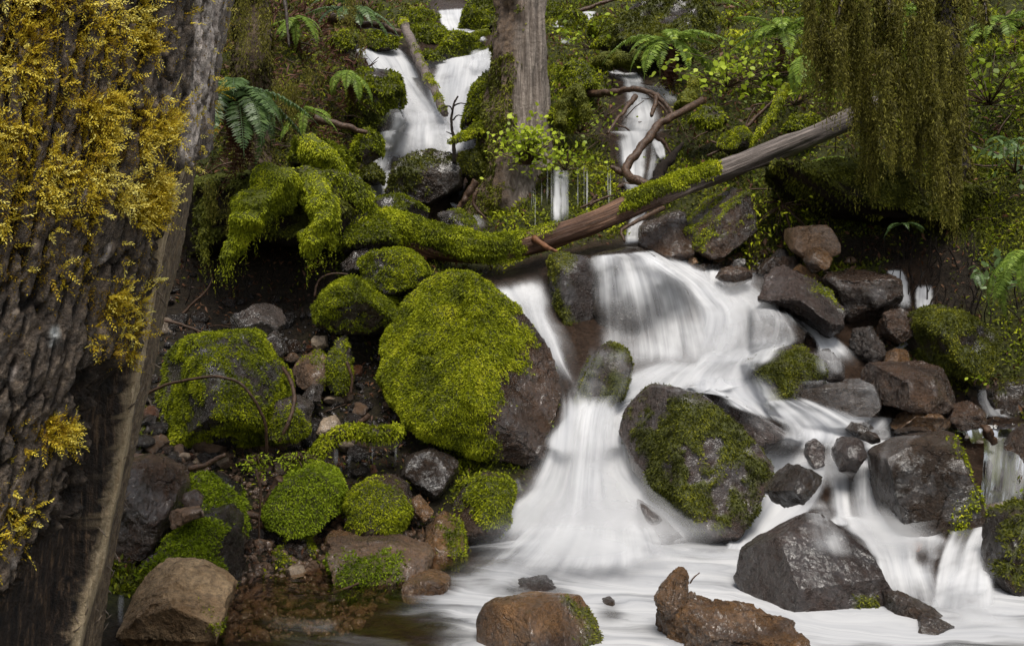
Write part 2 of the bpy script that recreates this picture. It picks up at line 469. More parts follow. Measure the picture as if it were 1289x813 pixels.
def scatter(V, T, mask, n):
    a = V[T[:, 1]] - V[T[:, 0]]; b = V[T[:, 2]] - V[T[:, 0]]; c = np.cross(a, b); area = np.linalg.norm(c, axis=1) * .5
    fn = c / np.maximum(2 * area, 1e-12)[:, None]
    w = area * mask[T].mean(1); s = w.sum()
    if s <= 1e-7: return None
    k = np.searchsorted(np.cumsum(w) / s, rng.random(n)); k = np.minimum(k, len(T) - 1)
    u = rng.random((n, 2)); f = u.sum(1) > 1; u[f] = 1 - u[f]
    return V[T[k, 0]] + a[k] * u[:, :1] + b[k] * u[:, 1:], fn[k], s

def moss_geo(V, T, mask, length=.03, cover=2.2, droop=.35, cap=45000, width=.42, tintbase=.5, clump=11., spread=.62, front=True, closed=True):
    a = np.linalg.norm(np.cross(V[T[:, 1]] - V[T[:, 0]], V[T[:, 2]] - V[T[:, 0]]), axis=1) * .5
    m = mask.copy()
    c0 = V.mean(0); vol = np.einsum('ij,ij->i', V[T[:, 0]] - c0, np.cross(V[T[:, 1]] - c0, V[T[:, 2]] - c0)).sum()
    if closed and vol < 0: T = T[:, ::-1]
    if front:                                # the far side of the rock gets a thinner coat
        N = vnormals(V, T); view = norm(np.array([0, 0, CZ]) - V)
        m = m * np.where((N * view).sum(1) > -.1, 1, .08)
    s = (a * m[T].mean(1)).sum()
    n = int(min(cap, s * cover / (length * length * width * .55)))
    if n < 3: return None
    p, nn, _ = scatter(V, T, m, n)
    d = norm(nn * .75 + rng.normal(0, spread * .6, (n, 3)) + np.array([0, 0, -droop]))
    L = length * rng.uniform(.55, 1.35, n)
    cl = .55 * fbm(p * 4.5, 2, 22) + .6 * fbm(p * clump * 1.2, 3, 21)
    t = tintbase + .36 * cl + rng.normal(0, .10, n)
    return leaflets(p - nn * length * .15, d, nn + rng.normal(0, .5, (n, 3)), L, L * width, t)

def add_moss(parent, V, T, mask, mat='moss', name='moss', **kw):
    r = moss_geo(V, T, mask, **kw)
    if r is None: return None
    return obj(name, r[0], r[1], M[mat], parent, kind='stuff', attrs={'tint': r[2]}, smooth=False)

# ------------------------------------------------------------------ rocks
def _ico(n):
    t = (1 + 5 ** .5) / 2
    V = [(-1, t, 0), (1, t, 0), (-1, -t, 0), (1, -t, 0), (0, -1, t), (0, 1, t), (0, -1, -t), (0, 1, -t), (t, 0, -1), (t, 0, 1), (-t, 0, -1), (-t, 0, 1)]
    T = [(0, 11, 5), (0, 5, 1), (0, 1, 7), (0, 7, 10), (0, 10, 11), (1, 5, 9), (5, 11, 4), (11, 10, 2), (10, 7, 6), (7, 1, 8), (3, 9, 4), (3, 4, 2), (3, 2, 6), (3, 6, 8), (3, 8, 9), (4, 9, 5), (2, 4, 11), (6, 2, 10), (8, 6, 7), (9, 8, 1)]
    V = norm(np.array(V, float)); T = np.array(T)
    for _ in range(n):
        e = np.sort(np.r_[T[:, [0, 1]], T[:, [1, 2]], T[:, [2, 0]]], 1)
        u, inv = np.unique(e, axis=0, return_inverse=True); inv = inv.ravel()
        m = norm(V[u[:, 0]] + V[u[:, 1]]); k = len(V); nT = len(T)
        a, b, c = inv[:nT] + k, inv[nT:2 * nT] + k, inv[2 * nT:] + k
        V = np.r_[V, m]
        T = np.r_[np.c_[T[:, 0], a, c], np.c_[T[:, 1], b, a], np.c_[T[:, 2], c, b], np.c_[a, b, c]]
    return V, T
ICO = {k: _ico(k) for k in (2, 3, 4, 5, 6)}

def rock_shape(out, Y, T, sub, k, nf, amp, seed, sharp, planes):
    r = np.random.default_rng(seed)
    W = P(np.array(out)[:, 0], np.array(out)[:, 1], Y)
    x, z = W[:, 0], W[:, 2]
    cx, cz_ = (x.min() + x.max()) / 2, (z.min() + z.max()) / 2
    A = .5 * np.sum(x * np.roll(z, -1) - np.roll(x, -1) * z)
    cx = np.sum((x + np.roll(x, -1)) * (x * np.roll(z, -1) - np.roll(x, -1) * z)) / (6 * A)
    cz_ = np.sum((z + np.roll(z, -1)) * (x * np.roll(z, -1) - np.roll(x, -1) * z)) / (6 * A)
    th = np.linspace(0, 2 * np.pi, 180, endpoint=False)
    dx, dz = np.cos(th), np.sin(th); R = np.zeros(180)
    for i in range(len(x)):
        ax, az = x[i] - cx, z[i] - cz_; bx, bz = x[(i + 1) % len(x)] - cx - ax, z[(i + 1) % len(x)] - cz_ - az
        den = dx * bz - dz * bx
        with np.errstate(divide='ignore', invalid='ignore'):
            t = (ax * bz - az * bx) / den; u = (ax * dz - az * dx) / den
        ok = (np.abs(den) > 1e-12) & (u >= -1e-6) & (u <= 1 + 1e-6) & (t > 0)
        R = np.where(ok & (t > R), t, R)
    for _ in range(1): R = (np.roll(R, 1) + 2 * R + np.roll(R, -1)) / 4
    size = np.sqrt(abs(A) / np.pi)
    if T is None: T = size * .85
    S, tri = ICO[sub]
    tt = np.arctan2(S[:, 2], S[:, 0]) % (2 * np.pi); f = tt / (2 * np.pi) * 180; i = f.astype(int) % 180
    rr = R[i] * (1 - (f - np.floor(f))) + R[(i + 1) % 180] * (f - np.floor(f))
    c = np.hypot(S[:, 0], S[:, 2])
    e = .72
    rad = rr * c ** e
    q = np.stack([np.cos(tt) * rad, np.sign(S[:, 1]) * np.abs(S[:, 1]) ** e * T, np.sin(tt) * rad], 1)
    sc = np.array([size, T, size]); u = q / sc
    pl = [(norm(np.array(n_)), d_) for n_, d_ in (planes or [])]
    for _ in range(nf):
        n_ = norm(r.normal(0, 1, 3) * np.array([.75, 1, .75]) + np.array([0, -.7, 0])); pl.append((n_, r.uniform(.58, .84)))
    for n_, d_ in pl:
        ex = u @ n_ - d_
        u = u - np.maximum(ex, 0)[:, None] * n_ * sharp
    q = u * sc
    q[:, 1] += k * q[:, 2]
    N = vnormals(q, tri)
    off = r.uniform(0, 50, 3)
    rid = 1 - np.abs(fbm(q / size * 1.1 + off, 3, seed))
    u = q / size + off; wv = u + .12 * np.stack([fbm(u * 2.5 + 9 * c, 2, seed + c) for c in range(3)], 1)
    q = q + N * size * (amp * (.9 * fbm(u * 1.5, 3, seed) + 1.0 * facets(wv * 1.9, seed) + .55 * facets(wv * 4.6, seed + 9) + .28 * facets(wv * 10, seed + 18) + .10 * fbm(u * 24, 3, seed + 4)))[:, None]
    return q + np.array([cx, Y, cz_]), tri, size, T

_seed = [100]
ROCKS = []
def rock(label, out, mat, Y=None, T=None, dy=0., sub=4, k=.35, nf=7, amp=.075, sharp=1.0, planes=None, moss=None, name='boulder', group=None, solid=True, wet=False, cat='rock', mk=None, seed=None):
    _seed[0] += 11
    sd = seed or _seed[0]
    o_ = np.array(out, float); b = o_[:, 1].max(); cxp = o_[:, 0].mean()
    if Y is None:
        d = D1(cxp, b - (b - o_[:, 1].min()) * .12)
        hh = (o_[:, 0].max() - o_[:, 0].min() + b - o_[:, 1].min()) / 4 / F * d
        Y = d + hh * .45
    Y += dy
    V, tri, size, T = rock_shape(out, Y, T, sub, k, nf, amp, sd, sharp, planes)
    mask = None
    at = {}
    if moss:
        px, py = proj(V); N = vnormals(V, tri)
        jit = fbm(V * 8, 4, sd) * 15; jit2 = fbm(V * 8 + 31, 4, sd) * 15; ja = fbm(V * 30, 2, sd) * 9
        mask = np.zeros(len(V))
        if 'poly' in moss:
            mask = np.maximum(mask, np.mean([inpoly(px + jit * f + ja * h_, py + jit2 * f + ja * h_ + d_, moss['poly']) for f, h_, d_ in ((.3, .6, 0), (1, 1, 0), (1.7, 1, -4), (.7, -1.5, 5))], 0))
        if 'top' in moss:
            mask = np.maximum(mask, sstep(-.12, .12, N[:, 2] - moss['top'] + .3 * fbm(V * 5, 3, sd + 1)))
        if 'bare' in moss:
            mask = mask * (1 - inpoly(px + jit, py + jit2, moss['bare']))
        if 'patch' in moss:
            mask = mask * sstep(moss['patch'] - .1, moss['patch'] + .15, .5 + .5 * fbm(V * 6, 4, sd + 5))
        V = V + N * (mask * (.014 + .014 * fbm(V * 9, 3, sd)))[:, None]
        at['moss'] = mask * .9
    o = obj(name, V, tri, M[mat], label=label, cat=cat, group=group, attrs=at)
    if moss:
        kw = dict(length=.03, cover=2.0); kw.update(mk or {})
        m = kw.pop('mat', 'moss')
        add_moss(o, V, tri, mask, m, **kw)
    if wet: SUBM.append((V, tri))
    SOLID.append((V, tri))
    ROCKS.append((label, cxp, (o_[:, 1].max() + o_[:, 1].min()) / 2, (o_[:, 0].max() - o_[:, 0].min()) / 2))
    return o

# --- the large boulders
rock('biggest boulder, bright moss on its upper left, bare wet brown rock on its right',
     [(560, 341), (592, 346), (626, 370), (662, 397), (690, 432), (704, 465), (710, 495), (700, 527), (682, 568), (656, 596), (622, 601), (585, 600), (553, 585), (528, 560), (498, 520), (480, 475), (476, 430), (495, 388), (525, 355)],
     'brown', Y=7.75, T=.62, sub=6, k=.3, nf=5, amp=.04, planes=[((.72, -.66, .2), .50), ((-.62, -.7, .3), .52), ((.1, -.75, -.6), .72)],
     moss={'poly': [(540, 335), (592, 340), (622, 366), (650, 395), (676, 440), (655, 436), (652, 462), (628, 470), (634, 500), (612, 520), (618, 560), (600, 580), (590, 596), (560, 605), (530, 575), (490, 520), (470, 480), (468, 420), (490, 380)]},
     mk=dict(length=.021, cover=2.7, droop=.6, cap=105000, mat='moss', tintbase=.56, width=.36))
rock('broad squat boulder thinly coated in yellow-green moss, with an arching twig across its face',
     [(222, 432), (255, 422), (300, 417), (320, 421), (338, 452), (357, 470), (362, 500), (354, 530), (338, 556), (300, 562), (240, 562), (198, 558), (194, 520), (200, 470), (208, 445)],
     'grey', Y=7.35, T=.5, sub=5, nf=4, amp=.035, moss={'top': -.9, 'bare': [(245, 505), (262, 505), (272, 535), (258, 545), (246, 530)], 'patch': .25}, mk=dict(length=.02, cover=1.9, cap=60000, mat='moss', tintbase=.4))
rock('boulder in mid-cascade with dark olive moss on its face, bare along its left edge',
     [(782, 543), (790, 520), (805, 500), (824, 486), (850, 489), (885, 497), (920, 528), (952, 556), (970, 585), (960, 622), (945, 668), (915, 672), (875, 671), (848, 660), (820, 630), (797, 592)],
     'slick', Y=7.15, T=.5, sub=6, k=.3, nf=3, amp=.03, planes=[((-.8, -.6, .1), .66), ((.05, -1, .05), .66)],
     moss={'poly': [(815, 505), (840, 495), (885, 500), (925, 535), (965, 580), (950, 665), (850, 668), (818, 625), (800, 560)], 'bare': [(850, 555), (885, 575), (900, 600), (870, 605)], 'patch': .4},
     mk=dict(length=.02, cover=1.5, cap=42000, mat='olive', tintbase=.33, droop=.5))
rock('smooth dark slab behind the cascade boulder with a film of water sliding off it', [(870, 487), (896, 487), (940, 512), (992, 546), (999, 555), (972, 585), (930, 560), (890, 520)], 'slick', wet=True, Y=7.6, T=.4, k=.6, nf=2, amp=.02)
rock('low dark slab at the left foot of the cascade boulder', [(804, 630), (830, 645), (870, 686), (860, 697), (825, 692), (806, 668)], 'slick', Y=6.85, T=.22, nf=3, amp=.03)
rock('large smooth wedge of purple-grey wet rock in the lower pool',
     [(928, 738), (944, 692), (962, 657), (986, 642), (1030, 645), (1062, 665), (1092, 692), (1110, 738), (1096, 765), (1060, 780), (990, 782), (950, 768)],
     'slick', Y=5.6, T=.42, sub=6, k=.55, nf=2, amp=.025, planes=[((.1, -.9, .45), .55), ((-.85, -.5, .1), .7)], moss={'poly': [(1085, 735), (1112, 725), (1110, 770), (1080, 775)], 'patch': .5}, mk=dict(length=.02, cover=1., mat='olive'))
rock('sharp dark block wedged aslant on top of the purple-grey wedge', [(962, 622), (985, 598), (1020, 572), (1035, 583), (1033, 602), (1012, 625), (990, 642)], 'dark', Y=6.2, T=.22, nf=8, amp=.06, sharp=1.0)
rock('big flat-faced dark brown boulder with a moss line down its right edge',
     [(1105, 572), (1138, 556), (1180, 549), (1212, 546), (1236, 560), (1247, 587), (1236, 622), (1212, 660), (1190, 678), (1150, 672), (1116, 665), (1107, 612)],
     'dark', Y=6.95, T=.5, sub=5, k=.2, nf=3, amp=.03, planes=[((-.1, -1, .05), .56), ((.75, -.55, .3), .7), ((0, -.3, 1), .8)],
     moss={'poly': [(1205, 545), (1235, 552), (1250, 590), (1236, 630), (1200, 680), (1184, 680), (1205, 645), (1228, 610), (1232, 585)], 'patch': .3}, mk=dict(length=.025, cover=1.9, mat='moss'))
rock('dark boulder with moss-flecked top at the right edge beside the side chute', [(1252, 715), (1262, 672), (1280, 650), (1310, 640), (1350, 660), (1360, 770), (1290, 778), (1248, 770)], 'dark', Y=5.75, T=.35, nf=4, moss={'top': .35, 'patch': .45}, mk=dict(length=.022, cover=1.3, mat='olive'))
rock('sloping brown rock at the right edge above the side chute', [(1274, 575), (1281, 552), (1310, 535), (1350, 550), (1350, 618), (1300, 612)], 'brown', Y=7.45, T=.35, nf=4)
rock('flat-topped brown boulder with rippled wet face on the right bank', [(1088, 470), (1104, 457), (1135, 452), (1165, 453), (1202, 466), (1217, 490), (1207, 507), (1180, 517), (1120, 520), (1094, 502)], 'brown', Y=8.0, T=.4, sub=5, k=.5, nf=4, amp=.05, planes=[((0, -.35, 1), .45), ((.2, -.9, .1), .75)])
rock('rounded boulder cloaked in dark moss under the right bank', [(1146, 432), (1152, 402), (1176, 390), (1206, 394), (1236, 415), (1258, 440), (1264, 472), (1230, 486), (1190, 476), (1150, 455)], 'dark', Y=8.55, T=.42, sub=4, nf=3, moss={'top': -.8, 'patch': .36}, mk=dict(length=.022, cover=1.5, mat='olive', cap=50000))
rock('large glossy ridged boulder above the right branch of the cascade', [(938, 352), (955, 338), (985, 334), (1010, 345), (1045, 368), (1057, 392), (1051, 415), (1035, 425), (1010, 405), (982, 386), (945, 377)], 'slick', Y=8.9, T=.42, sub=5, nf=3, amp=.06, planes=[((.4, -.8, .45), .6)], moss={'poly': [(1022, 358), (1045, 366), (1056, 385), (1040, 380)], 'patch': .4}, mk=dict(length=.02, cover=1.2, mat='moss'))
rock('dark squared boulder with a flat grey top beside the glossy ridged one', [(1036, 352), (1050, 336), (1095, 327), (1116, 335), (1123, 352), (1129, 390), (1106, 402), (1070, 414), (1055, 396), (1046, 368)], 'brown', Y=9.1, T=.42, sub=4, k=.3, nf=4, planes=[((0, -.3, 1), .5), ((0, -1, -.15), .62)])
rock('dull red-brown block standing under the right bank', [(990, 317), (992, 286), (1010, 273), (1030, 277), (1046, 286), (1055, 302), (1051, 322), (1016, 335)], 'warm', Y=9.55, T=.3, nf=5, amp=.03)
rock('small rough orange stone leaning on the red-brown block', [(1011, 326), (1020, 311), (1036, 309), (1047, 326), (1041, 341), (1020, 344)], 'ochre', Y=9.2, T=.12, nf=6, sub=3)
rock('big wet brown boulder under the fallen log, moss flecks on top', [(858, 292), (874, 270), (895, 248), (920, 239), (941, 241), (947, 270), (942, 312), (926, 328), (890, 328), (864, 317)], 'brown', Y=10.0, T=.5, sub=5, nf=4, amp=.05, planes=[((-.6, -.5, .6), .6), ((.2, -1, -.2), .65)], moss={'top': .25, 'patch': .5}, mk=dict(length=.02, cover=1.2, mat='moss'))
rock('dark brown boulder in shadow beside the falls under the log', [(800, 312), (808, 276), (835, 258), (862, 268), (866, 300), (868, 328), (835, 335)], 'brown', Y=10.1, T=.45, nf=6, amp=.06)
rock('tall wet slab at the lip of the main fall, mossy along its left edge', [(690, 324), (712, 319), (740, 322), (748, 350), (746, 400), (738, 455), (718, 460), (706, 405), (692, 352)], 'slick', wet=True, Y=9.0, T=.35, sub=4, k=.25, nf=3, amp=.04, moss={'poly': [(686, 318), (718, 316), (716, 350), (722, 400), (724, 460), (708, 440), (690, 350)], 'patch': .3}, mk=dict(length=.02, cover=1.6, mat='olive', droop=.7))
rock('domed rock under the top of the main fall, seen dimly through the water', [(732, 345), (752, 318), (790, 309), (835, 318), (858, 350), (870, 395), (852, 445), (800, 460), (748, 450), (735, 400)], 'dark', wet=True, Y=9.15, T=.5, sub=4, k=.3, nf=2, amp=.03)
rock('small domed rock under a veil of water below the main fall', [(722, 512), (734, 475), (752, 440), (770, 430), (787, 440), (794, 460), (782, 500), (764, 512)], 'dark', Y=8.0, T=.28, sub=4, nf=2, amp=.03, moss={'top': -.9, 'patch': .45}, mk=dict(length=.02, cover=1., mat='olive'))
rock('half-drowned dark hump at the head of the right branch', [(925, 440), (936, 405), (958, 388), (985, 390), (1012, 418), (1004, 436), (965, 448)], 'dark', wet=True, Y=8.75, T=.3, nf=2, amp=.03)
rock('square dark rock with a mossy front splitting the right branch', [(944, 460), (962, 444), (1008, 430), (1024, 432), (1036, 462), (1030, 484), (1006, 487), (1004, 528), (975, 532), (955, 500)], 'dark', wet=True, Y=8.1, T=.32, sub=5, k=.25, nf=4, planes=[((0, -.3, 1), .66), ((-.1, -1, 0), .6)], moss={'poly': [(950, 456), (1020, 436), (1034, 470), (1000, 480), (1004, 528), (970, 530), (952, 490)], 'patch': .3}, mk=dict(length=.02, cover=1.7, mat='olive', tintbase=.5))
rock('low square block with a thin curtain of water over its front', [(1002, 490), (1040, 483), (1095, 484), (1104, 500), (1106, 534), (1050, 540), (1002, 536)], 'dark', wet=True, Y=7.95, T=.3, k=.15, nf=3, amp=.03, planes=[((0, -1, 0), .6), ((0, -.3, 1), .75)])
rock('wet dark stone tucked beside the mossy-fronted square rock', [(1020, 434), (1040, 434), (1058, 460), (1056, 478), (1030, 484)], 'slick', Y=8.3, T=.2, nf=3)
rock('knobbly glossy dark stone below the squared boulder', [(1066, 436), (1076, 415), (1100, 411), (1113, 435), (1106, 452), (1090, 460)], 'grey', Y=8.65, T=.2, nf=3, amp=.12)
rock('brown angular stone at the foot of the two small side falls', [(1102, 416), (1104, 396), (1130, 387), (1156, 400), (1149, 419), (1126, 434)], 'brown', Y=8.8, T=.24, nf=5)
rock('flat orange-brown stone under the rippled brown boulder', [(1118, 535), (1128, 520), (1165, 516), (1198, 530), (1203, 541), (1150, 545)], 'ochre', Y=7.75, T=.2, nf=3)
rock('small brown rounded stone beside the flat orange one', [(1192, 530), (1204, 510), (1222, 504), (1237, 518), (1234, 537), (1205, 541)], 'brown', Y=7.85, T=.16, nf=3)
rock('dark mossy rock in the back corner of the right bank', [(1240, 520), (1246, 490), (1275, 478), (1320, 480), (1330, 535), (1270, 540)], 'dark', Y=8.35, T=.3, nf=3, moss={'poly': [(1262, 480), (1330, 480), (1330, 535), (1272, 530)], 'patch': .4}, mk=dict(length=.02, cover=1.3, mat='olive'))
# --- pool stones
rock('brown round-topped stone in the foam at the bottom edge', [(596, 790), (604, 772), (622, 763), (680, 756), (735, 759), (752, 782), (757, 815), (715, 842), (640, 845), (600, 825)], 'ochre', Y=4.72, T=.28, sub=5, k=.4, nf=4, amp=.03, moss={'poly': [(715, 760), (757, 780), (757, 815), (728, 810)], 'patch': .55}, mk=dict(length=.015, cover=.8, mat='olive'))
rock('ridged rusty-brown boulder at the bottom edge with a red streak', [(808, 805), (815, 783), (832, 765), (852, 751), (876, 751), (905, 764), (950, 775), (990, 783), (1008, 795), (1018, 838), (900, 852), (830, 847)], 'ochre', Y=4.7, T=.30, sub=6, k=.3, nf=4, amp=.10, sharp=1.0, planes=[((-.88, -.5, .1), .5), ((.12, -.25, .95), .34), ((.1, -1, -.12), .5), ((.3, -.75, .5), .62)])
rock('upright fin of brown stone behind the ridged rusty boulder', [(819, 778), (825, 753), (838, 736), (852, 722), (867, 717), (871, 732), (867, 752), (852, 772)], 'ochre', Y=4.86, T=.14, nf=6, sub=5, amp=.09, planes=[((.6, -.8, .1), .4), ((-.6, -.6, .5), .5)])
rock('flat dark stone breaking the foam below the purple-grey wedge', [(1104, 768), (1118, 749), (1140, 750), (1170, 762), (1189, 776), (1150, 782)], 'dark', Y=5.25, T=.15, nf=4, k=.5)
rock('small dark stone in front of the flat dark one', [(1140, 790), (1155, 772), (1175, 775), (1200, 787), (1207, 797), (1170, 808)], 'dark', Y=5.0, T=.12, nf=5, k=.5)
rock('brown drowned stone showing through the foam near the left shore', [(492, 748), (508, 732), (540, 722), (566, 727), (568, 745), (530, 756)], 'ochre', Y=5.8, T=.2, nf=2)
rock('drowned grey hump showing through the foam above the brown round-topped stone', [(640, 758), (652, 732), (685, 727), (712, 740), (716, 760)], 'slick', Y=5.86, T=.2, nf=2)
rock('small drowned dark stone beside the brown round-topped stone', [(752, 775), (758, 757), (770, 754), (783, 765), (780, 780)], 'dark', Y=5.45, T=.1, nf=2, sub=3)
rock('small dark hump in the current above the big flat-faced boulder', [(1064, 540), (1074, 531), (1092, 537), (1103, 547), (1080, 551)], 'dark', Y=7.6, T=.12, nf=2, sub=3)
rock('small black stone just right of the dark hump in the current', [(1080, 550), (1090, 541), (1102, 545), (1112, 554), (1095, 558)], 'dark', Y=7.5, T=.1, nf=3, sub=3)
rock('upright dark stone dividing the two white falls', [(1050, 610), (1053, 565), (1062, 553), (1082, 552), (1088, 570), (1075, 585), (1064, 612)], 'slick', Y=7.25, T=.18, nf=2, sub=4)
rock('pinkish dark hump at the head of the left white fall', [(1014, 572), (1018, 558), (1028, 553), (1036, 562), (1034, 585), (1020, 590)], 'slick', Y=7.25, T=.12, nf=2, sub=3)
rock('reddish drowned stone below the moss-edged boulder', [(1142, 700), (1150, 685), (1165, 684), (1176, 696), (1172, 716), (1152, 718)], 'rust', Y=6.45, T=.14, nf=2, sub=3)
rock('thin flat wet stone level with the water above the big flat-faced boulder', [(1125, 545), (1140, 538), (1165, 537), (1172, 545), (1150, 550)], 'dark', Y=7.6, T=.15, nf=3, sub=3)
rock('small brown stone parting the water at the lip of the right branch', [(900, 350), (908, 338), (930, 334), (946, 342), (944, 356), (918, 362)], 'brown', Y=9.3, T=.14, nf=4, sub=4)
for i, (lab, o_, m_) in enumerate([
    ('brown wedge stone left of the glossy ridged boulder top', [(950, 345), (960, 330), (972, 322), (985, 326), (978, 345)], 'brown'),
    ('grey stone on the ledge behind the glossy ridged boulder', [(968, 325), (978, 312), (990, 316), (994, 328), (980, 332)], 'grey'),
    ('brown stone in the row behind the glossy ridged boulder', [(976, 340), (984, 322), (1000, 322), (1008, 338), (990, 345)], 'brown'),
    ('long orange stone between the glossy and the squared boulders', [(996, 342), (1008, 332), (1030, 345), (1040, 357), (1020, 356)], 'ochre'),
    ('little stone lying on the flat grey top of the squared boulder', [(1060, 330), (1068, 323), (1078, 324), (1080, 331), (1068, 334)], 'warm'),
    ('tan pebble on the ledge below the wet brown boulder', [(862, 330), (868, 323), (876, 325), (880, 332), (870, 335)], 'ochre'),
    ('dark ledge stone with a moss cap under the wet brown boulder', [(918, 336), (925, 326), (938, 325), (944, 334), (930, 340)], 'dark'),
    ('orange wet stone under the small flow by the dark mossy boulder', [(1104, 462), (1112, 444), (1130, 438), (1144, 442), (1148, 458), (1125, 466)], 'ochre')]):
    rock(lab, o_, m_, dy=-.12, sub=3, nf=4)
# --- left bank
rock('pale tan boulder at the lower left shore with a broken rough face', [(153, 768), (163, 742), (188, 717), (232, 713), (270, 734), (300, 757), (332, 774), (326, 792), (270, 802), (176, 808), (158, 797)], 'tan', Y=4.95, T=.34, sub=6, k=.45, nf=5, amp=.05, planes=[((-.1, -.8, -.4), .5), ((.35, -.4, .8), .55)], moss={'poly': [(262, 770), (295, 775), (290, 800), (262, 798)], 'patch': .5}, mk=dict(length=.016, cover=.9, mat='moss'))
rock('mossy lime-green boulder directly behind the pale tan one', [(182, 716), (208, 682), (248, 652), (276, 640), (288, 660), (296, 700), (300, 748), (262, 765), (225, 765), (192, 755)], 'dark', Y=5.75, T=.4, sub=5, k=.4, nf=3, planes=[((.85, -.5, .05), .55), ((-.15, -.75, .6), .62)], moss={'poly': [(175, 720), (250, 655), (278, 660), (276, 700), (292, 752), (190, 760)]}, mk=dict(length=.019, cover=2.8, mat='lime', cap=55000, droop=.1))
rock('dark boulder with a lime moss crown beside the brown cliff stone', [(222, 622), (236, 600), (262, 598), (290, 612), (302, 640), (320, 690), (310, 715), (280, 700), (250, 690), (226, 660)], 'dark', Y=6.3, T=.35, sub=5, nf=4, moss={'poly': [(215, 640), (230, 598), (270, 602), (300, 625), (300, 655), (292, 700), (280, 690), (276, 650), (240, 640)], 'patch': .2}, mk=dict(length=.021, cover=2.2, mat='lime', cap=36000))
rock('big wet chocolate-brown rock rising beside the tree trunk', [(130, 600), (150, 582), (182, 576), (215, 590), (227, 612), (218, 652), (202, 692), (172, 708), (140, 700)], 'brown', Y=5.9, T=.4, sub=5, nf=3, amp=.06)
rock('flat reddish-tan stone lying across the mossy boulders', [(205, 652), (214, 643), (250, 638), (275, 634), (279, 643), (242, 654), (216, 666)], 'warm', Y=5.7, T=.1, nf=5, sub=4)
rock('small round dark stone above the flat reddish-tan one', [(229, 630), (233, 620), (244, 616), (255, 625), (254, 636), (240, 640)], 'brown', Y=5.85, T=.07, nf=1, sub=3)
rock('round mossy hummock stone just left of the trickle', [(338, 638), (350, 615), (368, 596), (390, 587), (416, 597), (430, 616), (426, 642), (410, 662), (375, 672), (350, 660)], 'dark', Y=6.65, T=.36, sub=5, nf=1, amp=.03, moss={'top': -.35}, mk=dict(length=.02, cover=2.6, mat='lime', tintbase=.5, cap=50000, droop=.7))
rock('round mossy stone just right of the trickle', [(436, 645), (440, 620), (464, 604), (490, 601), (512, 612), (520, 640), (506, 668), (472, 682), (442, 672)], 'brown', Y=6.75, T=.34, sub=5, nf=1, amp=.03, moss={'poly': [(436, 625), (470, 608), (500, 615), (522, 640), (505, 670), (440, 672)]}, mk=dict(length=.019, cover=2.6, mat='moss', cap=42000, droop=.6))
rock('mossy stone at the foam edge below the biggest boulder', [(568, 645), (582, 612), (608, 598), (640, 605), (656, 626), (652, 655), (622, 672), (590, 678), (572, 664)], 'brown', Y=7.0, T=.34, sub=5, nf=2, moss={'poly': [(588, 606), (630, 598), (656, 626), (650, 660), (610, 664), (590, 650)]}, mk=dict(length=.02, cover=2.2, mat='moss', tintbase=.42, cap=36000, droop=.5))
rock('slim orange-brown stone tilted between two mossy stones', [(517, 629), (527, 623), (546, 643), (550, 655), (537, 659), (521, 643)], 'ochre', Y=6.75, T=.08, nf=3, sub=4)
rock('brown stone half green with moss at the shore', [(535, 664), (556, 646), (578, 658), (588, 692), (582, 712), (546, 716), (536, 690)], 'ochre', Y=6.6, T=.22, nf=2, sub=4, moss={'poly': [(562, 648), (580, 655), (588, 710), (562, 712)], 'patch': .3}, mk=dict(length=.02, cover=1.7, mat='moss', tintbase=.35))
rock('wide low brown rock striped with moss at the shore', [(386, 712), (398, 690), (420, 681), (460, 682), (502, 681), (540, 694), (545, 714), (505, 738), (450, 750), (392, 746)], 'warm', Y=6.2, T=.4, sub=5, k=.5, nf=3, moss={'poly': [(386, 700), (400, 690), (420, 715), (440, 700), (425, 690), (470, 715), (505, 700), (505, 735), (395, 745)], 'patch': .3}, mk=dict(length=.022, cover=1.9, mat='lime', cap=36000))
rock('small orange-brown stone on the striped brown rock', [(408, 684), (414, 670), (430, 667), (447, 677), (446, 686)], 'ochre', Y=6.35, T=.1, nf=3, sub=3)
rock('dark stone with a mossy top left of the striped brown rock', [(338, 712), (352, 690), (370, 675), (395, 679), (400, 697), (390, 716), (360, 722)], 'dark', Y=6.4, T=.2, nf=4, moss={'top': .3, 'patch': .35}, mk=dict(length=.018, cover=1.5, mat='moss'))
rock('black shiny stone under the round mossy hummock', [(330, 682), (336, 664), (350, 659), (360, 672), (356, 690), (342, 694)], 'grey', Y=6.45, T=.1, nf=4, sub=3)
rock('small pale stone on the brown shallows', [(356, 720), (366, 712), (380, 713), (386, 722), (370, 728)], 'pale', Y=6.1, T=.07, nf=4, sub=3)
rock('black hollowed rock under the moss fringe of the biggest boulder', [(505, 600), (512, 575), (540, 565), (575, 578), (580, 612), (545, 626), (515, 620)], 'dark', Y=7.2, T=.25, nf=5)
rock('grey wet rock with a white-veined face above the squat mossy boulder', [(268, 414), (298, 395), (328, 381), (351, 388), (359, 405), (347, 424), (330, 436), (298, 424)], 'grey', Y=8.05, T=.25, nf=6, amp=.07, sub=4)
rock('pointed dark grey stone at the shoulder of the squat mossy boulder', [(333, 424), (345, 415), (358, 432), (364, 452), (357, 464), (344, 456)], 'grey', Y=7.7, T=.12, nf=6, sub=4)
rock('small moss-topped stone at the right foot of the squat mossy boulder', [(334, 530), (346, 503), (372, 496), (391, 510), (387, 542), (370, 560), (338, 560)], 'grey', Y=7.15, T=.18, nf=3, moss={'poly': [(334, 525), (350, 515), (385, 520), (388, 545), (336, 560)], 'patch': .3}, mk=dict(length=.018, cover=1.7, mat='moss'))
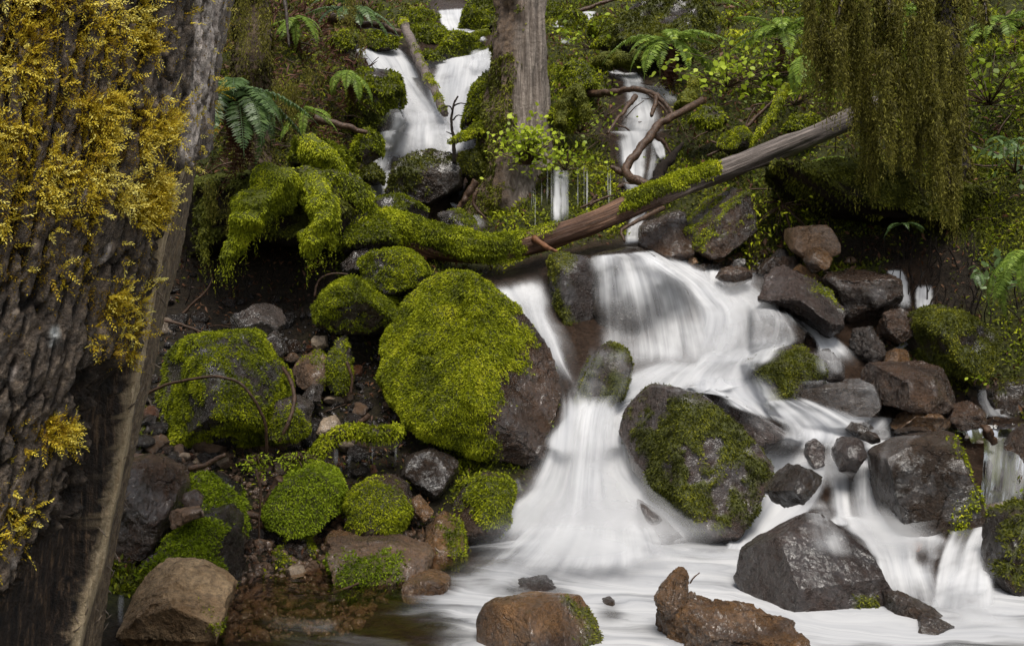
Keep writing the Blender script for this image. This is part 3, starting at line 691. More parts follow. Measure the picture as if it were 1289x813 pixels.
rock('pinkish rough rock with a patch of moss in the rubble', [(366, 465), (374, 445), (392, 437), (409, 449), (416, 477), (408, 496), (380, 492)], 'warm', Y=7.95, T=.16, nf=6, amp=.07, moss={'poly': [(390, 450), (410, 455), (415, 480), (395, 475)], 'patch': .3}, mk=dict(length=.018, cover=1.5, mat='moss'))
rock('upright narrow stone furred with moss in the rubble', [(410, 442), (419, 420), (431, 417), (441, 440), (442, 482), (435, 502), (416, 492)], 'grey', Y=8.0, T=.14, nf=3, moss={'poly': [(408, 445), (430, 430), (444, 450), (440, 505), (412, 490)]}, mk=dict(length=.02, cover=1.8, mat='moss', tintbase=.4))
rock('pale crackled stone near the mossy ledge', [(399, 545), (406, 527), (420, 523), (430, 536), (422, 550), (408, 554)], 'pale', Y=7.45, T=.1, nf=5, sub=4, amp=.08)
rock('brown-tan stone on top of the rubble', [(384, 436), (396, 422), (410, 423), (413, 436), (400, 443)], 'pale', Y=8.1, T=.09, nf=5, sub=3)
rock('dark grey stone under the pinkish rough rock', [(378, 500), (384, 486), (402, 482), (412, 495), (404, 508), (388, 510)], 'grey', Y=7.75, T=.11, nf=5, sub=4)
rock('mossy round boulder above the rubble, left of the biggest boulder', [(400, 388), (412, 366), (440, 351), (476, 357), (502, 378), (497, 406), (470, 420), (430, 418), (403, 410)], 'dark', Y=8.25, T=.36, sub=5, nf=2, moss={'top': -.3}, mk=dict(length=.02, cover=2.3, mat='moss', tintbase=.38, cap=40000))
rock('mossy boulder with a bare grey spot on its crown', [(455, 333), (468, 318), (500, 312), (526, 321), (538, 345), (528, 366), (490, 374), (463, 358)], 'grey', Y=8.55, T=.34, sub=4, nf=2, moss={'top': -.1, 'bare': [(474, 325), (490, 318), (495, 335), (480, 343)]}, mk=dict(length=.02, cover=2.3, mat='moss', tintbase=.38, cap=36000))
rock('smooth bare black rock behind the spotted mossy boulder', [(430, 335), (446, 316), (490, 302), (498, 312), (470, 322), (456, 348), (436, 350)], 'grey', Y=8.85, T=.2, nf=3)
rock('rounded green hummock rock behind the smooth black rock', [(426, 300), (446, 270), (474, 263), (497, 285), (503, 308), (470, 318), (436, 322)], 'dark', Y=9.1, T=.35, sub=4, nf=2, moss={'top': -.4}, mk=dict(length=.026, cover=2.2, mat='moss', tintbase=.4, cap=36000))
rock('big overhanging rock with a mossy crest and dangling moss fringe', [(372, 222), (392, 207), (418, 208), (445, 222), (464, 240), (470, 258), (466, 277), (450, 288), (428, 294), (405, 285), (388, 262)], 'dark', Y=9.15, T=.45, sub=4, nf=2, moss={'poly': [(365, 225), (400, 203), (440, 218), (472, 250), (470, 280), (450, 290), (448, 262), (425, 240), (395, 240)], 'patch': .2}, mk=dict(length=.028, cover=2.2, mat='moss', tintbase=.35, cap=40000, droop=.9))
rock('mossy rounded rock above the overhanging one', [(366, 205), (376, 186), (402, 177), (432, 190), (452, 214), (446, 230), (400, 218)], 'dark', Y=9.7, T=.4, sub=4, nf=2, moss={'top': -.4}, mk=dict(length=.034, cover=2.1, mat='moss', tintbase=.33, cap=36000))
rock('mossy lump beside the foot of the upper left fall', [(444, 200), (452, 175), (464, 164), (477, 174), (479, 195), (460, 208)], 'dark', Y=10.4, T=.25, nf=1, moss={'top': -.4}, mk=dict(length=.034, cover=2.0, mat='moss', tintbase=.35))
rock('little round mossy stone at the edge of the foaming ledge', [(454, 228), (458, 214), (470, 208), (482, 220), (480, 231), (464, 234)], 'dark', Y=11.2, T=.18, nf=1, sub=4, moss={'top': -.5}, mk=dict(length=.034, cover=1.9, mat='olive', tintbase=.5))
rock('dark half-mossy boulder at the foot of the upper falls', [(488, 248), (494, 216), (518, 196), (546, 187), (572, 198), (585, 215), (582, 236), (562, 248), (540, 260), (510, 256)], 'dark', Y=11.3, T=.5, sub=5, nf=4, amp=.05, moss={'poly': [(486, 245), (495, 215), (520, 195), (565, 196), (575, 206), (530, 210), (520, 235), (495, 250)], 'patch': .25}, mk=dict(length=.034, cover=1.8, mat='olive', tintbase=.5))
rock('little mossy boulder against the foot of the mid tree', [(576, 214), (582, 198), (600, 190), (612, 200), (610, 222), (590, 228)], 'dark', Y=11.3, T=.28, nf=2, moss={'top': -.3}, mk=dict(length=.034, cover=1.8, mat='olive', tintbase=.5))
rock('dark jagged rock with a moss top beyond the mossy log end', [(466, 272), (476, 254), (500, 246), (524, 249), (538, 264), (536, 286), (500, 292), (475, 288)], 'grey', Y=10.1, T=.35, nf=5, amp=.07, moss={'top': .35, 'patch': .3}, mk=dict(length=.026, cover=1.8, mat='moss', tintbase=.4))
rock('low wet rock with a green moss stripe behind the log', [(536, 292), (552, 270), (578, 264), (600, 282), (610, 302), (580, 306), (550, 302)], 'grey', Y=9.9, T=.3, nf=4, moss={'poly': [(560, 262), (585, 265), (612, 302), (596, 300), (578, 278)], 'patch': .2}, mk=dict(length=.02, cover=1.8, mat='moss', tintbase=.4))
rock('tall mossy shoulder of rock beside the upper left fall', [(442, 110), (455, 88), (480, 83), (500, 93), (506, 116), (496, 142), (482, 170), (462, 180), (444, 150)], 'dark', Y=11.9, T=.6, sub=4, nf=3, moss={'top': -.5, 'patch': .3}, mk=dict(length=.038, cover=1.8, mat='moss', tintbase=.3, cap=36000))
rock('black rock under the thin left veil of the upper fall', [(474, 190), (484, 150), (496, 124), (512, 128), (516, 142), (505, 165), (495, 190)], 'dark', wet=True, Y=12.0, T=.4, nf=3)
rock('mossy rock hugging the left side of the mid tree', [(584, 165), (590, 132), (600, 108), (616, 84), (625, 120), (622, 160), (605, 172)], 'dark', Y=12.2, T=.4, nf=3, moss={'top': -.2, 'patch': .2}, mk=dict(length=.036, cover=1.8, mat='moss', tintbase=.36))
for lab, o_, Y_ in [('mossy boulder at the left of the topmost stream', [(460, 58), (466, 38), (484, 33), (498, 45), (496, 62), (475, 66)], 14.6),
                    ('mossy boulder on the crest above the leaning dead log', [(500, 32), (508, 18), (530, 11), (552, 18), (554, 34), (525, 38)], 16.3),
                    ('flat mossy boulder between the two upper falls', [(503, 58), (510, 36), (530, 26), (556, 34), (566, 48), (550, 64), (520, 70)], 15.6),
                    ('bright mossy mound beside the right upper fall', [(534, 72), (545, 52), (575, 40), (600, 50), (615, 66), (590, 74), (560, 80)], 15.0),
                    ('big mossy boulder touching the mid tree at the top', [(578, 40), (586, 12), (604, -8), (632, -6), (640, 36), (610, 44)], 16.0),
                    ('mossy boulder under the topmost right rill', [(735, 42), (745, 27), (762, 21), (780, 30), (778, 46), (755, 52)], 15.6),
                    ('dark mossy boulder between the topmost right rills', [(702, 34), (708, 18), (722, 13), (736, 22), (732, 38), (715, 42)], 16.2),
                    ('mossy hump left of the topmost right rill', [(660, 24), (690, 4), (705, 6), (712, 20), (695, 34)], 17.0),
                    ('small moss-capped stone above the leaning dead log', [(530, 72), (538, 64), (552, 66), (560, 76), (545, 80)], 14.6)]:
    rock(lab, o_, 'dark', Y=Y_, nf=2, moss={'top': -.5}, mk=dict(length=.042, cover=1.9, mat='moss', tintbase=.36, cap=9000, droop=.5))
for lab, o_, Y_ in [('mossy mound on the slope right of the mid tree', [(696, 112), (704, 86), (725, 75), (746, 88), (750, 114), (722, 122)], 12.7), ('low mossy mound under the topmost right rills', [(744, 60), (760, 44), (786, 41), (802, 56), (780, 68)], 14.3),
                    ('mossy mound on the bank left of the upper left fall', [(408, 62), (420, 40), (446, 35), (457, 56), (436, 70)], 12.4), ('small mossy mound at the right foot of the mid tree', [(690, 152), (702, 128), (722, 124), (737, 150), (715, 167)], 11.5),
                    ('mossy mound beside the upright stump stub', [(868, 152), (885, 134), (906, 137), (917, 156), (892, 167)], 11.2), ('mossy mound on the slope above the grey end of the log', [(985, 165), (1000, 145), (1025, 146), (1035, 162), (1010, 172)], 11.0)]:
    rock(lab, o_, 'dark', Y=Y_, nf=2, moss={'top': -.6, 'patch': .15}, mk=dict(length=.036, cover=2.0, mat='moss', tintbase=.36, cap=7000, droop=.7))
rock('large dark mossy bluff below the hanging sword fern', [(772, 60), (780, 20), (820, -10), (880, 0), (910, 50), (905, 95), (860, 108), (815, 90)], 'dark', Y=14.2, T=.9, sub=4, nf=3, moss={'top': -.7, 'patch': .35}, mk=dict(length=.045, cover=1.5, mat='olive', tintbase=.4, cap=36000))
rock('grey boulder crusted with yellow moss on the slope above the log', [(905, 185), (912, 168), (935, 163), (944, 175), (938, 190), (918, 194)], 'grey', Y=10.8, T=.25, nf=2, moss={'top': .1}, mk=dict(length=.02, cover=1.7, mat='moss'))

rock('overhanging earth bank behind the drooping moss arms, black hollow beneath it', [(200, 262), (250, 235), (330, 222), (410, 232), (440, 262), (436, 300), (395, 312), (320, 305), (250, 318), (205, 330)], 'earth', Y=8.95, T=.75, k=.1, nf=3, amp=.08, name='earth_bank', cat='bank', moss={'top': -.1, 'patch': .2}, mk=dict(length=.034, cover=1.6, mat='olive', tintbase=.35, droop=.9))
rock('undercut earth bank at the right with roots beneath it', [(945, 225), (1020, 208), (1100, 214), (1200, 240), (1300, 262), (1330, 300), (1240, 305), (1140, 285), (1060, 268), (980, 262)], 'earth', Y=9.85, T=.65, k=.1, nf=3, amp=.08, name='earth_bank', cat='bank', moss={'top': -.7, 'patch': .25}, mk=dict(length=.036, cover=1.9, mat='olive', tintbase=.45, droop=.9, cap=24000))

# --- loose stones of the rubble bank: small, alike, each its own object
SMALL = []
for i in range(9):
    S, tri = ICO[2]
    r = np.random.default_rng(900 + i); u = S.copy()
    for _ in range(7):
        n_ = norm(r.normal(0, 1, 3)); u = u - np.maximum(u @ n_ - r.uniform(.45, .8), 0)[:, None] * n_
    u = u * r.uniform(.6, 1.15, 3) + vnormals(u, tri) * (.08 * fbm(u * 2.2 + i * 9, 3, i))[:, None]
    SMALL.append(u)
CW = {'grey': 'grey', 'dark': 'black', 'brown': 'brown', 'warm': 'tan-brown', 'rust': 'rusty', 'pale': 'pale', 'ochre': 'orange-brown', 'tan': 'tan'}
def short(l):
    for sep in (',', ' with ', ' on its ', ' under ', ' above ', ' behind ', ' beside ', ' standing ', ' at the ', ' in the ', ' of the ', ' between ', ' lying ', ' just ', ' below ', ' showing ', ' thinly ', ' that ', ' left of '):
        l = l.split(sep)[0]
    return ' '.join(l.split()[:6])
def small_stones(n, poly, smin, smax, mats, where, group, cat='stone', lift=.25):
    poly_ = np.array(poly, float); k = 0
    meshes = {}
    while k < n:
        x = rng.uniform(poly_[:, 0].min(), poly_[:, 0].max()); y = rng.uniform(poly_[:, 1].min(), poly_[:, 1].max())
        if not inpoly(np.array([x]), np.array([y]), poly)[0]: continue
        Y = D1(x, y); c = P(x, y, Y); i = int(rng.integers(9)); m_ = mats[int(rng.integers(len(mats)))]
        s = smin * (smax / smin) ** (rng.random() ** 1.4)
        key = (i, m_)
        if key not in meshes: meshes[key] = mesh('stone', SMALL[i], ICO[2][1], M[m_])
        o = bpy.data.objects.new('stone', meshes[key]); col.objects.link(o)
        o.location = (c[0], c[1], c[2] + s * lift); o.scale = (s, s * rng.uniform(.7, 1), s * rng.uniform(.5, .85))
        o.rotation_euler = (rng.uniform(-.5, .5), rng.uniform(-.5, .5), rng.uniform(0, 6.3))
        near = min(ROCKS, key=lambda r: max(0, math.hypot(r[1] - x, r[2] - y) - r[3] * .8))
        size = 'tiny' if s < smin * 1.35 else 'small' if s < (smin * smax) ** .5 * 1.2 else 'fist-sized'
        side = 'left of' if x < near[1] - near[3] * .5 else 'right of' if x > near[1] + near[3] * .5 else ('above' if y < near[2] else 'below')
        tag(o, f'{size} {CW[m_]} stone {where} {side} the {short(near[0])}', cat, group); k += 1
small_stones(115, [(190, 400), (400, 405), (470, 430), (500, 530), (440, 590), (400, 560), (300, 590), (180, 590)], .05, .15, ['grey', 'warm', 'brown', 'warm', 'grey', 'rust', 'pale', 'grey'], 'in the rubble', 'loose stones of the rubble bank')
small_stones(40, [(195, 558), (335, 560), (400, 590), (345, 620), (300, 600), (225, 600), (180, 590)], .035, .10, ['pale', 'warm', 'dark', 'rust', 'brown', 'pale'], 'on the gravel shelf', 'stones of the gravel shelf')
small_stones(45, [(300, 640), (345, 660), (440, 670), (540, 660), (560, 700), (480, 715), (390, 690), (310, 725)], .035, .09, ['dark', 'grey', 'brown', 'ochre'], 'on the shore', 'stones along the left shore')
small_stones(20, [(400, 560), (520, 570), (530, 610), (430, 605)], .03, .08, ['dark', 'rust', 'brown'], 'in the trickle hollow', 'stones behind the trickle')
small_stones(28, [(850, 322), (960, 318), (1060, 330), (1010, 350), (870, 345)], .03, .09, ['brown', 'warm', 'ochre', 'dark'], 'on the ledge', 'stones on the upper ledge')
small_stones(22, [(1060, 415), (1150, 395), (1230, 480), (1289, 520), (1289, 545), (1200, 545), (1130, 470)], .03, .09, ['brown', 'dark', 'ochre'], 'on the right bank', 'stones along the right bank')
small_stones(8, [(300, 735), (390, 735), (470, 760), (380, 800), (310, 790)], .03, .07, ['brown', 'ochre', 'dark'], 'under the shallows', 'stones in the brown shallows', lift=.0)
small_stones(18, [(205, 345), (420, 345), (440, 400), (210, 420)], .04, .12, ['dark', 'dark', 'grey', 'brown'], 'in the black hollow', 'stones in the black hollow')

def gravel(n, poly, smin, smax, mat, label):
    S, tri = _ico(0); pl = np.array(poly, float)
    x = rng.uniform(pl[:, 0].min(), pl[:, 0].max(), 4 * n); y = rng.uniform(pl[:, 1].min(), pl[:, 1].max(), 4 * n)
    k = inpoly(x, y, poly); x, y = x[k][:n], y[k][:n]; n = len(x)
    c = P(x, y, D(x, y)); s = smin * (smax / smin) ** (rng.random(n) ** 2)
    q = S[None] * (1 + rng.normal(0, .22, (n, 12, 1))) * s[:, None, None] * rng.uniform(.55, 1.2, (n, 1, 3)) + c[:, None] + np.array([0, 0, .2]) * s[:, None, None]
    f_ = (tri[None] + (np.arange(n) * 12)[:, None, None]).reshape(-1, 3)
    obj('gravel', q.reshape(-1, 3), f_, M[mat], label=label, cat='gravel', kind='stuff', smooth=False)
gravel(1100, [(190, 400), (400, 395), (480, 430), (510, 560), (440, 600), (300, 600), (170, 600)], .012, .04, 'grey', 'fine dark wet gravel between the stones of the rubble bank')
gravel(500, [(190, 560), (400, 570), (400, 620), (300, 650), (200, 610)], .012, .035, 'warm', 'brown gravel of the shelf under the squat mossy boulder')
gravel(1500, [(290, 650), (560, 650), (590, 700), (500, 745), (440, 800), (250, 812), (300, 720)], .012, .045, 'warm', 'brown gravel along the left shore and under the shallows')
gravel(350, [(850, 318), (1060, 325), (1010, 350), (870, 345)], .012, .035, 'brown', 'gravel on the ledge above the right branch')
gravel(350, [(1060, 420), (1150, 400), (1289, 510), (1289, 545), (1200, 548), (1120, 480)], .012, .035, 'dark', 'dark gravel at the foot of the right bank')

# ------------------------------------------------------------------ the big old trunk at the left
def trunk_surface(edge, R, cy, zr, thr, nz, nt, extra_top):
    """edge: (z, x) of the right-hand outline seen from the camera at distance cy; returns points and their (z, theta)"""
    ez = np.array([P(a, b, cy)[2] for a, b in edge]); et = np.array([(a - CX) / F for a, b in edge])
    o = np.argsort(ez); ez, et = ez[o], et[o]
    zs = np.r_[np.linspace(zr[0], zr[1], nz), np.linspace(zr[1], extra_top, 30)[1:]]
    tan = np.interp(zs, ez, et)
    sl = (et[-1] - et[-4]) / (ez[-1] - ez[-4]); tan = np.where(zs > ez[-1], et[-1] + sl * (zs - ez[-1]), tan)
    sl0 = (et[2] - et[0]) / (ez[2] - ez[0]); tan = np.where(zs < ez[0], et[0] + sl0 * (zs - ez[0]), tan)
    Rz = R(zs); cx = np.full_like(zs, -1.9)
    for _ in range(40):
        d = np.hypot(cx, cy); cx = cy * np.tan(np.arctan(tan) - np.arcsin(np.clip(Rz / d, 0, .95)))
    th = np.radians(np.r_[np.linspace(thr[0], thr[1], nt), np.linspace(thr[1], thr[0] + 360, 40)[1:-1]])
    Z, TH = np.meshgrid(zs, th, indexing='ij')
    Nn = np.stack([np.cos(TH), np.sin(TH), np.zeros_like(Z)], -1)
    B = np.stack([cx[:, None] + 0 * TH, cy + 0 * TH, Z], -1) + Nn * Rz[:, None, None]
    return B, Nn, Z, TH, Rz, zs

EDGE = [(268, 0), (262, 40), (256, 80), (250, 130), (246, 180), (243, 215), (238, 250), (229, 300), (217, 350), (205, 400), (194, 460), (181, 520), (170, 570), (160, 620), (150, 680), (141, 730), (134, 780), (130, 813)]
B, Nn, ZZ, TH, RZ, zs = trunk_surface(EDGE, lambda z: .74 + .05 * np.clip(1 - z, 0, 2) ** 2, 3.6, (-.25, 2.75), (-128, 45), 320, 310, 9.0)
arc = TH * .74
def c3(a, b, c=0.): return np.stack([a, b, 0 * a + c], -1)
wv = .22 * fbm(c3(arc * 5, ZZ * 1.2), 3, 5)
e = worley(arc * 21 + wv, ZZ * 2.4 + .4 * vnoise(c3(arc * 20, ZZ * 9, 3)), 4)
e2 = worley(arc * 38 + 2 * wv, ZZ * 13 + .5 * vnoise(c3(arc * 40, ZZ * 20, 3)), 14)
cracks = sstep(.0, .15, e + .05 * fbm(c3(arc * 60, ZZ * 30), 2, 6))
scales = sstep(.0, .25, e2)
rel = fbm(c3(arc * 34, ZZ * 16), 5, 8)
bark = .040 * cracks + .009 * scales * cracks + .009 * rel + .012 * fbm(c3(arc * 4, ZZ * 2.0, 9), 3, 12)
WOOD = [(98, 468), (118, 452), (150, 462), (168, 452), (182, 360), (192, 320), (206, 262), (222, 215), (240, 202), (258, 194), (330, 190), (330, 830), (-60, 930), (-60, 790), (8, 740), (30, 690), (62, 655), (78, 630), (84, 560), (92, 510)]
PALE = [(234, 203), (222, 232), (212, 270), (203, 310), (194, 350), (187, 390), (181, 430), (173, 470), (166, 505), (157, 560), (147, 610), (136, 660), (124, 720), (110, 760), (100, 800), (92, 840), (80, 900)]
jx = 4 * fbm(c3(arc * 22, ZZ * 22), 3, 30)
fl = .007 * fbm(c3(arc * 40, ZZ * 3), 4, 40) + .004 * fbm(c3(arc * 80, ZZ * 40), 3, 41)
cur = B + Nn * .03
for it in range(5):
    tx, ty = proj(cur)
    wood = inpoly(tx + jx, ty + jx, WOOD).astype(float)
    wood = (wood + np.roll(wood, 1, 0) + np.roll(wood, -1, 0) + np.roll(wood, 1, 1) + np.roll(wood, -1, 1)) / 5
    pd = polydist(tx + .3 * jx, ty, PALE)
    pxs = np.interp(ty, [p[1] for p in PALE], [p[0] for p in PALE])
    pwid = 3.4 + 3 * sstep(420, 800, ty)
    pale = np.exp(-(pd / pwid) ** 4) * wood
    strip = wood * sstep(0, 4, tx - pxs - pwid)
    hollow = wood * sstep(2, 16, pxs - pwid - tx) * sstep(450, 490, ty)
    knot = np.exp(-(((tx - 97) / 9) ** 2 + ((ty - 574) / 9) ** 2))
    woodd = -.085 * hollow + .022 * pale + fl + .012 * fbm(c3(arc * 8, ZZ * 2.2), 3, 44) * hollow + .03 * knot
    lip = np.exp(-(((tx - 132) / 32) ** 2 + ((ty - 440) / 30) ** 2)) * (1 - wood)
    disp = (bark + .025 * lip + .01) * (1 - wood) + woodd * wood
    cur = B + Nn * (.5 * disp + .5 * ((cur - B) * Nn).sum(-1))[..., None]
TVt = B + Nn * disp[..., None]
palebark = (1 - wood) * sstep(.05, .30, 1.1 * np.exp(-(((tx - (266 - ty * .14)) / 15) ** 2)) * sstep(250, 160, ty) * sstep(-60, 10, ty) - .35 + .5 * fbm(c3(arc * 26, ZZ * 9), 4, 50))
edgeb = (1 - wood) * sstep(-6, 4, tx - (282 - ty * .12)) * (ty < 215)
lich = np.exp(-(np.hypot((tx - 69) * 1.3, ty - 419) / 8) ** 4) * (1 - wood) + np.exp(-(np.hypot(tx - 65, ty - 433) / 3) ** 2) * (1 - wood)
gm = NT('old_tree_bark'); pos = gm.n('NewGeometry').outputs['Position']
z1 = gm.attr('zone').outputs['Color']; sp = gm.n('SeparateColor', {0: z1})
z2 = gm.n('SeparateColor', {0: gm.attr('zone_b').outputs['Color']})
nb = gm.noise(pos, 26, 7, .7); ns = gm.noise(gm.scalev(pos, (55, 55, 4)), 1.0, 6, .65)
cb = gm.ramp(nb, [(.34, (.022, .015, .010)), (.52, (.095, .067, .047)), (.70, (.30, .225, .155))])
cb = gm.mix(z2.outputs[2], (.010, .007, .005, 1), cb)                 # fissures coloured near-black against the plates
cb = gm.mix(gm.math('MULTIPLY', z2.outputs[0], .9), cb, gm.ramp(nb, [(.35, (.30, .23, .19)), (.58, (.85, .74, .66))]))
cw = gm.ramp(ns, [(.38, (.008, .006, .005)), (.54, (.045, .028, .018)), (.70, (.24, .15, .085))])
cp = gm.ramp(ns, [(.3, (.34, .23, .12)), (.7, (.66, .52, .33))])
cs = gm.ramp(gm.noise(gm.scalev(pos, (90, 90, 22)), 1.0, 5, .7), [(.34, (.04, .025, .014)), (.52, (.17, .115, .066)), (.7, (.36, .265, .155))])
c = gm.mix(sp.outputs[0], cb, cw); c = gm.mix(sp.outputs[2], c, cs); c = gm.mix(sp.outputs[1], c, cp)
c = gm.mix(z2.outputs[1], c, (.75, .76, .74, 1))
rg = gm.math('MULTIPLY_ADD', gm.noise(pos, 12, 4), .4, .28)
bp = gm.n('Bump', {'Height': gm.math('ADD', nb, gm.math('MULTIPLY', gm.noise(pos, 90, 4, .7), .4)), 'Strength': 1., 'Distance': .035}).outputs[0]
M['bark'] = gm.done(gm.n('BsdfPrincipled', {'Base Color': c, 'Roughness': rg, 'Normal': bp}).outputs[0])
nz_, nt_ = TH.shape
zone = np.stack([wood, np.clip(pale * 1.1, 0, 1), np.clip(strip - pale, 0, 1)], -1).reshape(-1, 3)
zoneb = np.stack([np.clip(palebark + .25 * edgeb, 0, 1), np.clip(lich, 0, 1), cracks], -1).reshape(-1, 3)
root = empty('old_tree', (-1.95, 3.6, -.25), 'huge old leaning trunk with golden moss and a rotted open seam', 'tree')
fB = grid_faces(nz_, nt_, True)
trunk = obj('trunk', TVt.reshape(-1, 3), fB, M['bark'], root, attrs={'zone': zone, 'zone_b': zoneb})
# torn splinters along the seam and at its foot
sp_parts = []
for i in range(60):
    y_ = rng.uniform(330, 800); x_ = np.interp(y_, [p[1] for p in PALE], [p[0] for p in PALE]) + rng.normal(9, 6) + max(0, y_ - 720) * rng.uniform(-.2, .5)
    j = np.argmin((tx - x_) ** 2 + (ty - y_) ** 2); b = TVt.reshape(-1, 3)[j]; n_ = Nn.reshape(-1, 3)[j]
    L = rng.uniform(.015, .05)
    d = norm(n_ * .5 + np.array([.1, 0, rng.choice([-1, 1])]) + rng.normal(0, .25, 3))
    sp_parts.append(tube([b - n_ * .005, b + d * L * .5, b + d * L], [.004, .003, .0008], 5))
obj('splinters', *merge(sp_parts), M['pale'], root, kind='stuff')

def sprigs(base, stem, nor, k, SL, LL, LW, tint, rise=.25):
    """feathery sprigs: k leaflets alternating along each stem"""
    n = len(base); t = np.linspace(.08, 1, k)
    side = norm(np.cross(stem, nor)); nor2 = norm(np.cross(side, stem))
    SLc = np.broadcast_to(SL, (n,))
    Bp, Dp, Np, Lp, Tp = [], [], [], [], []
    for i, ti in enumerate(t):
        s = 1 if i % 2 else -1
        q = base + stem * (SLc * ti)[:, None] + nor2 * (SLc * rise * ti * (1.2 - ti))[:, None]
        if i == k - 1: dd = stem
        else: dd = norm(stem * .75 + side * s * .7 + nor2 * rng.uniform(.0, .6, (n, 1)) + rng.normal(0, .15, (n, 3)))
        Bp.append(q); Dp.append(dd); Np.append(nor2 + rng.normal(0, .35, (n, 3))); Lp.append(LL * (1.15 - .5 * ti) * rng.uniform(.7, 1.3, n)); Tp.append(tint + .22 * (ti - .5) + rng.normal(0, .09, n))
    return leaflets(np.concatenate(Bp), np.concatenate(Dp), np.concatenate(Np), np.concatenate(Lp), np.concatenate(Lp) * LW, np.concatenate(Tp), .3)

# golden feather moss on the bark
Tq = quad2tri(fB)
vx, vy = proj(TVt.reshape(-1, 3)); facing = (Nn.reshape(-1, 3) * norm(np.array([0, 0, CZ]) - TVt.reshape(-1, 3))).sum(1) > -.05
jit = 14 * fbm(TVt.reshape(-1, 3) * 9, 3, 71)
def reg(poly, w): return w * inpoly(vx + jit, vy + jit, poly)
cl = fbm(TVt.reshape(-1, 3) * np.array([7, 7, 6]), 3, 77)
mg = reg([(-60, -60), (110, -60), (100, 60), (120, 110), (130, 200), (125, 290), (60, 300), (-60, 300)], 1.) * sstep(-.55, .25, cl + .15) + .42 * reg([(110, -60), (190, -60), (190, 60), (205, 110), (200, 200), (140, 215), (120, 200)], 1.) * sstep(-.55, .25, cl + .15) \
   + reg([(110, 110), (225, 130), (205, 165), (190, 200), (120, 190)], 1.2) + reg([(148, 228), (205, 222), (210, 262), (185, 285), (150, 270)], 3.2) \
   + reg([(-60, 290), (150, 280), (190, 300), (185, 350), (100, 380), (-60, 380)], .5) * sstep(.0, .4, cl) + reg([(115, 365), (180, 365), (175, 405), (118, 400)], .9) \
   + reg([(115, 405), (165, 405), (165, 450), (120, 450)], .55) + reg([(-60, 395), (60, 430), (55, 560), (70, 640), (25, 700), (-60, 720)], .42) * sstep(-.3, .3, cl) + reg([(50, 535), (92, 525), (90, 560), (55, 565)], 1.3) \
   + reg([(170, -40), (192, -40), (190, 60), (176, 70)], 2.0) + reg([(190, 150), (206, 150), (206, 210), (190, 210)], .8) + reg([(-60, -60), (300, -60), (300, 420), (-60, 420)], .04)
mg = mg * facing * (1 - wood.reshape(-1)) * (TVt.reshape(-1, 3)[:, 2] < 3.2)
p_, n_, s_ = scatter(TVt.reshape(-1, 3), Tq, mg * sstep(-.25, .3, fbm(TVt.reshape(-1, 3) * 15, 2, 78) - .0), 3200)
stem = norm(np.stack([rng.normal(.35, .6, len(p_)), 0 * p_[:, 0] - .1, rng.normal(.0, .65, len(p_))], 1) + n_ * .05)
ti = .63 + .28 * fbm(p_ * 6, 3, 90) + rng.normal(0, .12, len(p_))
parts_ = sprigs(p_, stem, n_, 13, rng.uniform(.03, .08, len(p_)), .0135, .38, ti, .07)
p2, n2_, _ = scatter(TVt.reshape(-1, 3), Tq, np.minimum(mg, .8), 7000)
st2 = norm(rng.normal(0, .7, (len(p2), 3)) + n2_ * .3 + np.array([0, 0, -.2]))
v2 = sprigs(p2, st2, n2_, 4, rng.uniform(.012, .035, len(p2)), .010, .32, .22 + .2 * fbm(p2 * 8, 3, 91) + rng.normal(0, .1, len(p2)))
Va, Fa = merge([(parts_[0], parts_[1]), (v2[0], v2[1])])
obj('golden_moss', Va, Fa, M['gold'], root, kind='stuff', attrs={'tint': np.r_[parts_[2], v2[2]]}, smooth=False)

# ------------------------------------------------------------------ the tree in the middle
EDG2 = [(690, -10), (687, 20), (688, 60), (690, 110), (693, 150), (698, 190), (705, 225), (718, 262)]
EL = [(626, -10), (624, 20), (619, 60), (613, 110), (606, 160), (600, 205), (594, 235), (586, 262)]
YT = 11.45
zt = np.r_[np.linspace(2.55, 5.4, 170), np.linspace(5.4, 11, 20)[1:]]
rz_ = np.array([P(a, b, YT)[2] for a, b in EDG2])[::-1]
xr = np.interp(zt, rz_, np.array([P(a, b, YT)[0] for a, b in EDG2])[::-1]); xl = np.interp(zt, rz_, np.array([P(a, b, YT)[0] for a, b in EL])[::-1])
th = np.linspace(0, 2 * np.pi, 150, endpoint=False)
Zm, Tm = np.meshgrid(zt, th, indexing='ij')
Rm = ((xr - xl) / 2)[:, None]
Nm = np.stack([np.cos(Tm), np.sin(Tm), 0 * Tm], -1)
Bm = np.stack([((xr + xl) / 2)[:, None] + 0 * Tm, YT + 0 * Tm, Zm], -1) + Nm * Rm[..., None]
am = Tm * .38
stri = fbm(np.stack([am * 26, Zm * 1.3, 0 * Zm], -1), 5, 60)
mx_, my_ = proj(Bm)
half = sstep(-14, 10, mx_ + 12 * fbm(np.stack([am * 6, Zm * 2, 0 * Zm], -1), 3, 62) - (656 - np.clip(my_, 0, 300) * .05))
flare = np.clip(3.3 - Zm, 0, 1) * .12 * (1 + .9 * np.cos(Tm * 5 + 1))
dm = .05 * (stri * (.35 + .65 * half)) + .07 * (1 - half) * fbm(np.stack([am * 6, Zm * 3.5, 0 * Zm], -1), 4, 64) + flare - .03 * half
Vm = (Bm + Nm * dm[..., None]).reshape(-1, 3)
gm = NT('grey_bare_trunk'); pos = gm.n('NewGeometry').outputs['Position']
ns = gm.noise(gm.scalev(pos, (26, 26, 1.6)), 1.0, 7, .7)
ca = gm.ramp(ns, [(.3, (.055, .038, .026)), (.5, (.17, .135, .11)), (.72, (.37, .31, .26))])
nb = gm.noise(pos, 16, 7, .7)
